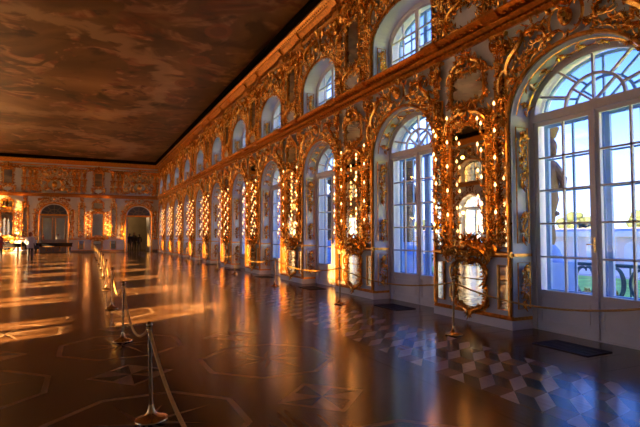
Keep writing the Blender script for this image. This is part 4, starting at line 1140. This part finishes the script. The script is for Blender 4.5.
# ------------------------------------------------------------------ light
sd = bpy.data.lights.new('low_sun', 'SUN'); sd.energy = 145; sd.color = (1.0, 0.60, 0.25); sd.angle = math.radians(0.8)
so = bpy.data.objects.new('low_sun', sd); C.objects.link(so)
so.rotation_euler = Vector((1, .42, -.285)).to_track_quat('-Z', 'Y').to_euler(); so.location = (-40, -5, 20)

w = bpy.data.worlds.new('sky'); bpy.context.scene.world = w; w.use_nodes = True; nt = w.node_tree
bgN = nt.nodes['Background']; tc = N(nt, 'ShaderNodeTexCoord'); sep = N(nt, 'ShaderNodeSeparateXYZ'); nt.links.new(tc.outputs['Generated'], sep.inputs[0])
rp = ramp(nt, sep.outputs['Z'], [(0.0, (0.40, 0.47, 0.66)), (0.20, (0.14, 0.27, 0.76)), (0.36, (0.022, 0.10, 0.46)), (0.8, (0.010, 0.06, 0.34))])
nz = N(nt, 'ShaderNodeTexNoise'); nz.inputs['Scale'].default_value = 3.2; nz.inputs['Detail'].default_value = 7; nz.inputs['Distortion'].default_value = 0.4
mp = N(nt, 'ShaderNodeMapping'); mp.inputs['Scale'].default_value = (1, 1, 2.2); nt.links.new(tc.outputs['Generated'], mp.inputs['Vector']); nt.links.new(mp.outputs[0], nz.inputs['Vector'])
cl = ramp(nt, nz.outputs['Fac'], [(0.48, (0, 0, 0)), (0.62, (1, 1, 1))])
mx = N(nt, 'ShaderNodeMix', data_type='RGBA'); mx.inputs['B'].default_value = (0.36, 0.46, 0.74, 1)
nt.links.new(rp.outputs['Color'], mx.inputs['A']); hz = N(nt, 'ShaderNodeMapRange'); hz.inputs['From Min'].default_value = 0.24; hz.inputs['From Max'].default_value = 0.40; hz.inputs['To Min'].default_value = 1.0; hz.inputs['To Max'].default_value = 0.35
nt.links.new(sep.outputs['Z'], hz.inputs['Value'])
cm = N(nt, 'ShaderNodeMath', operation='MULTIPLY'); nt.links.new(cl.outputs['Color'], cm.inputs[0]); nt.links.new(hz.outputs[0], cm.inputs[1])
nt.links.new(cm.outputs[0], mx.inputs['Factor']); nt.links.new(mx.outputs['Result'], bgN.inputs['Color'])
bgN.inputs['Strength'].default_value = 5.2

# ------------------------------------------------------------------ camera
f = 490.0; p = math.atan(22 / f); a = math.atan(234.5 / f * math.cos(p))
cd = bpy.data.cameras.new('camera'); cd.sensor_width = 36; cd.lens = f / 640 * 36; cd.clip_end = 800; cd.clip_start = .02
co = bpy.data.objects.new('camera', cd); C.objects.link(co); co.location = (0, 0, 1.55); co.rotation_euler = (PI / 2 + p, 0, -a)
sc = bpy.context.scene; sc.camera = co
sc.view_settings.view_transform = 'Standard'; sc.view_settings.look = 'None'; sc.view_settings.exposure = 0.0; sc.view_settings.gamma = 1.0
try: sc.view_settings.use_curve_mapping = False
except Exception: pass
al = bpy.data.lights.new('next_room_fill', 'POINT'); al.energy = 260; al.color = (1.0, .62, .30); al.shadow_soft_size = .2
ao = bpy.data.objects.new('next_room_fill', al); ao.location = (2.2, YF + 5.5, 3.6); C.objects.link(ao)  # fill light added to brighten the room behind the doorway group
sc.cycles.caustics_reflective = False; sc.cycles.caustics_refractive = False
sc.cycles.max_bounces = 10; sc.cycles.diffuse_bounces = 4; sc.cycles.glossy_bounces = 4; sc.cycles.transparent_max_bounces = 16
sc.cycles.sample_clamp_indirect = 6.0
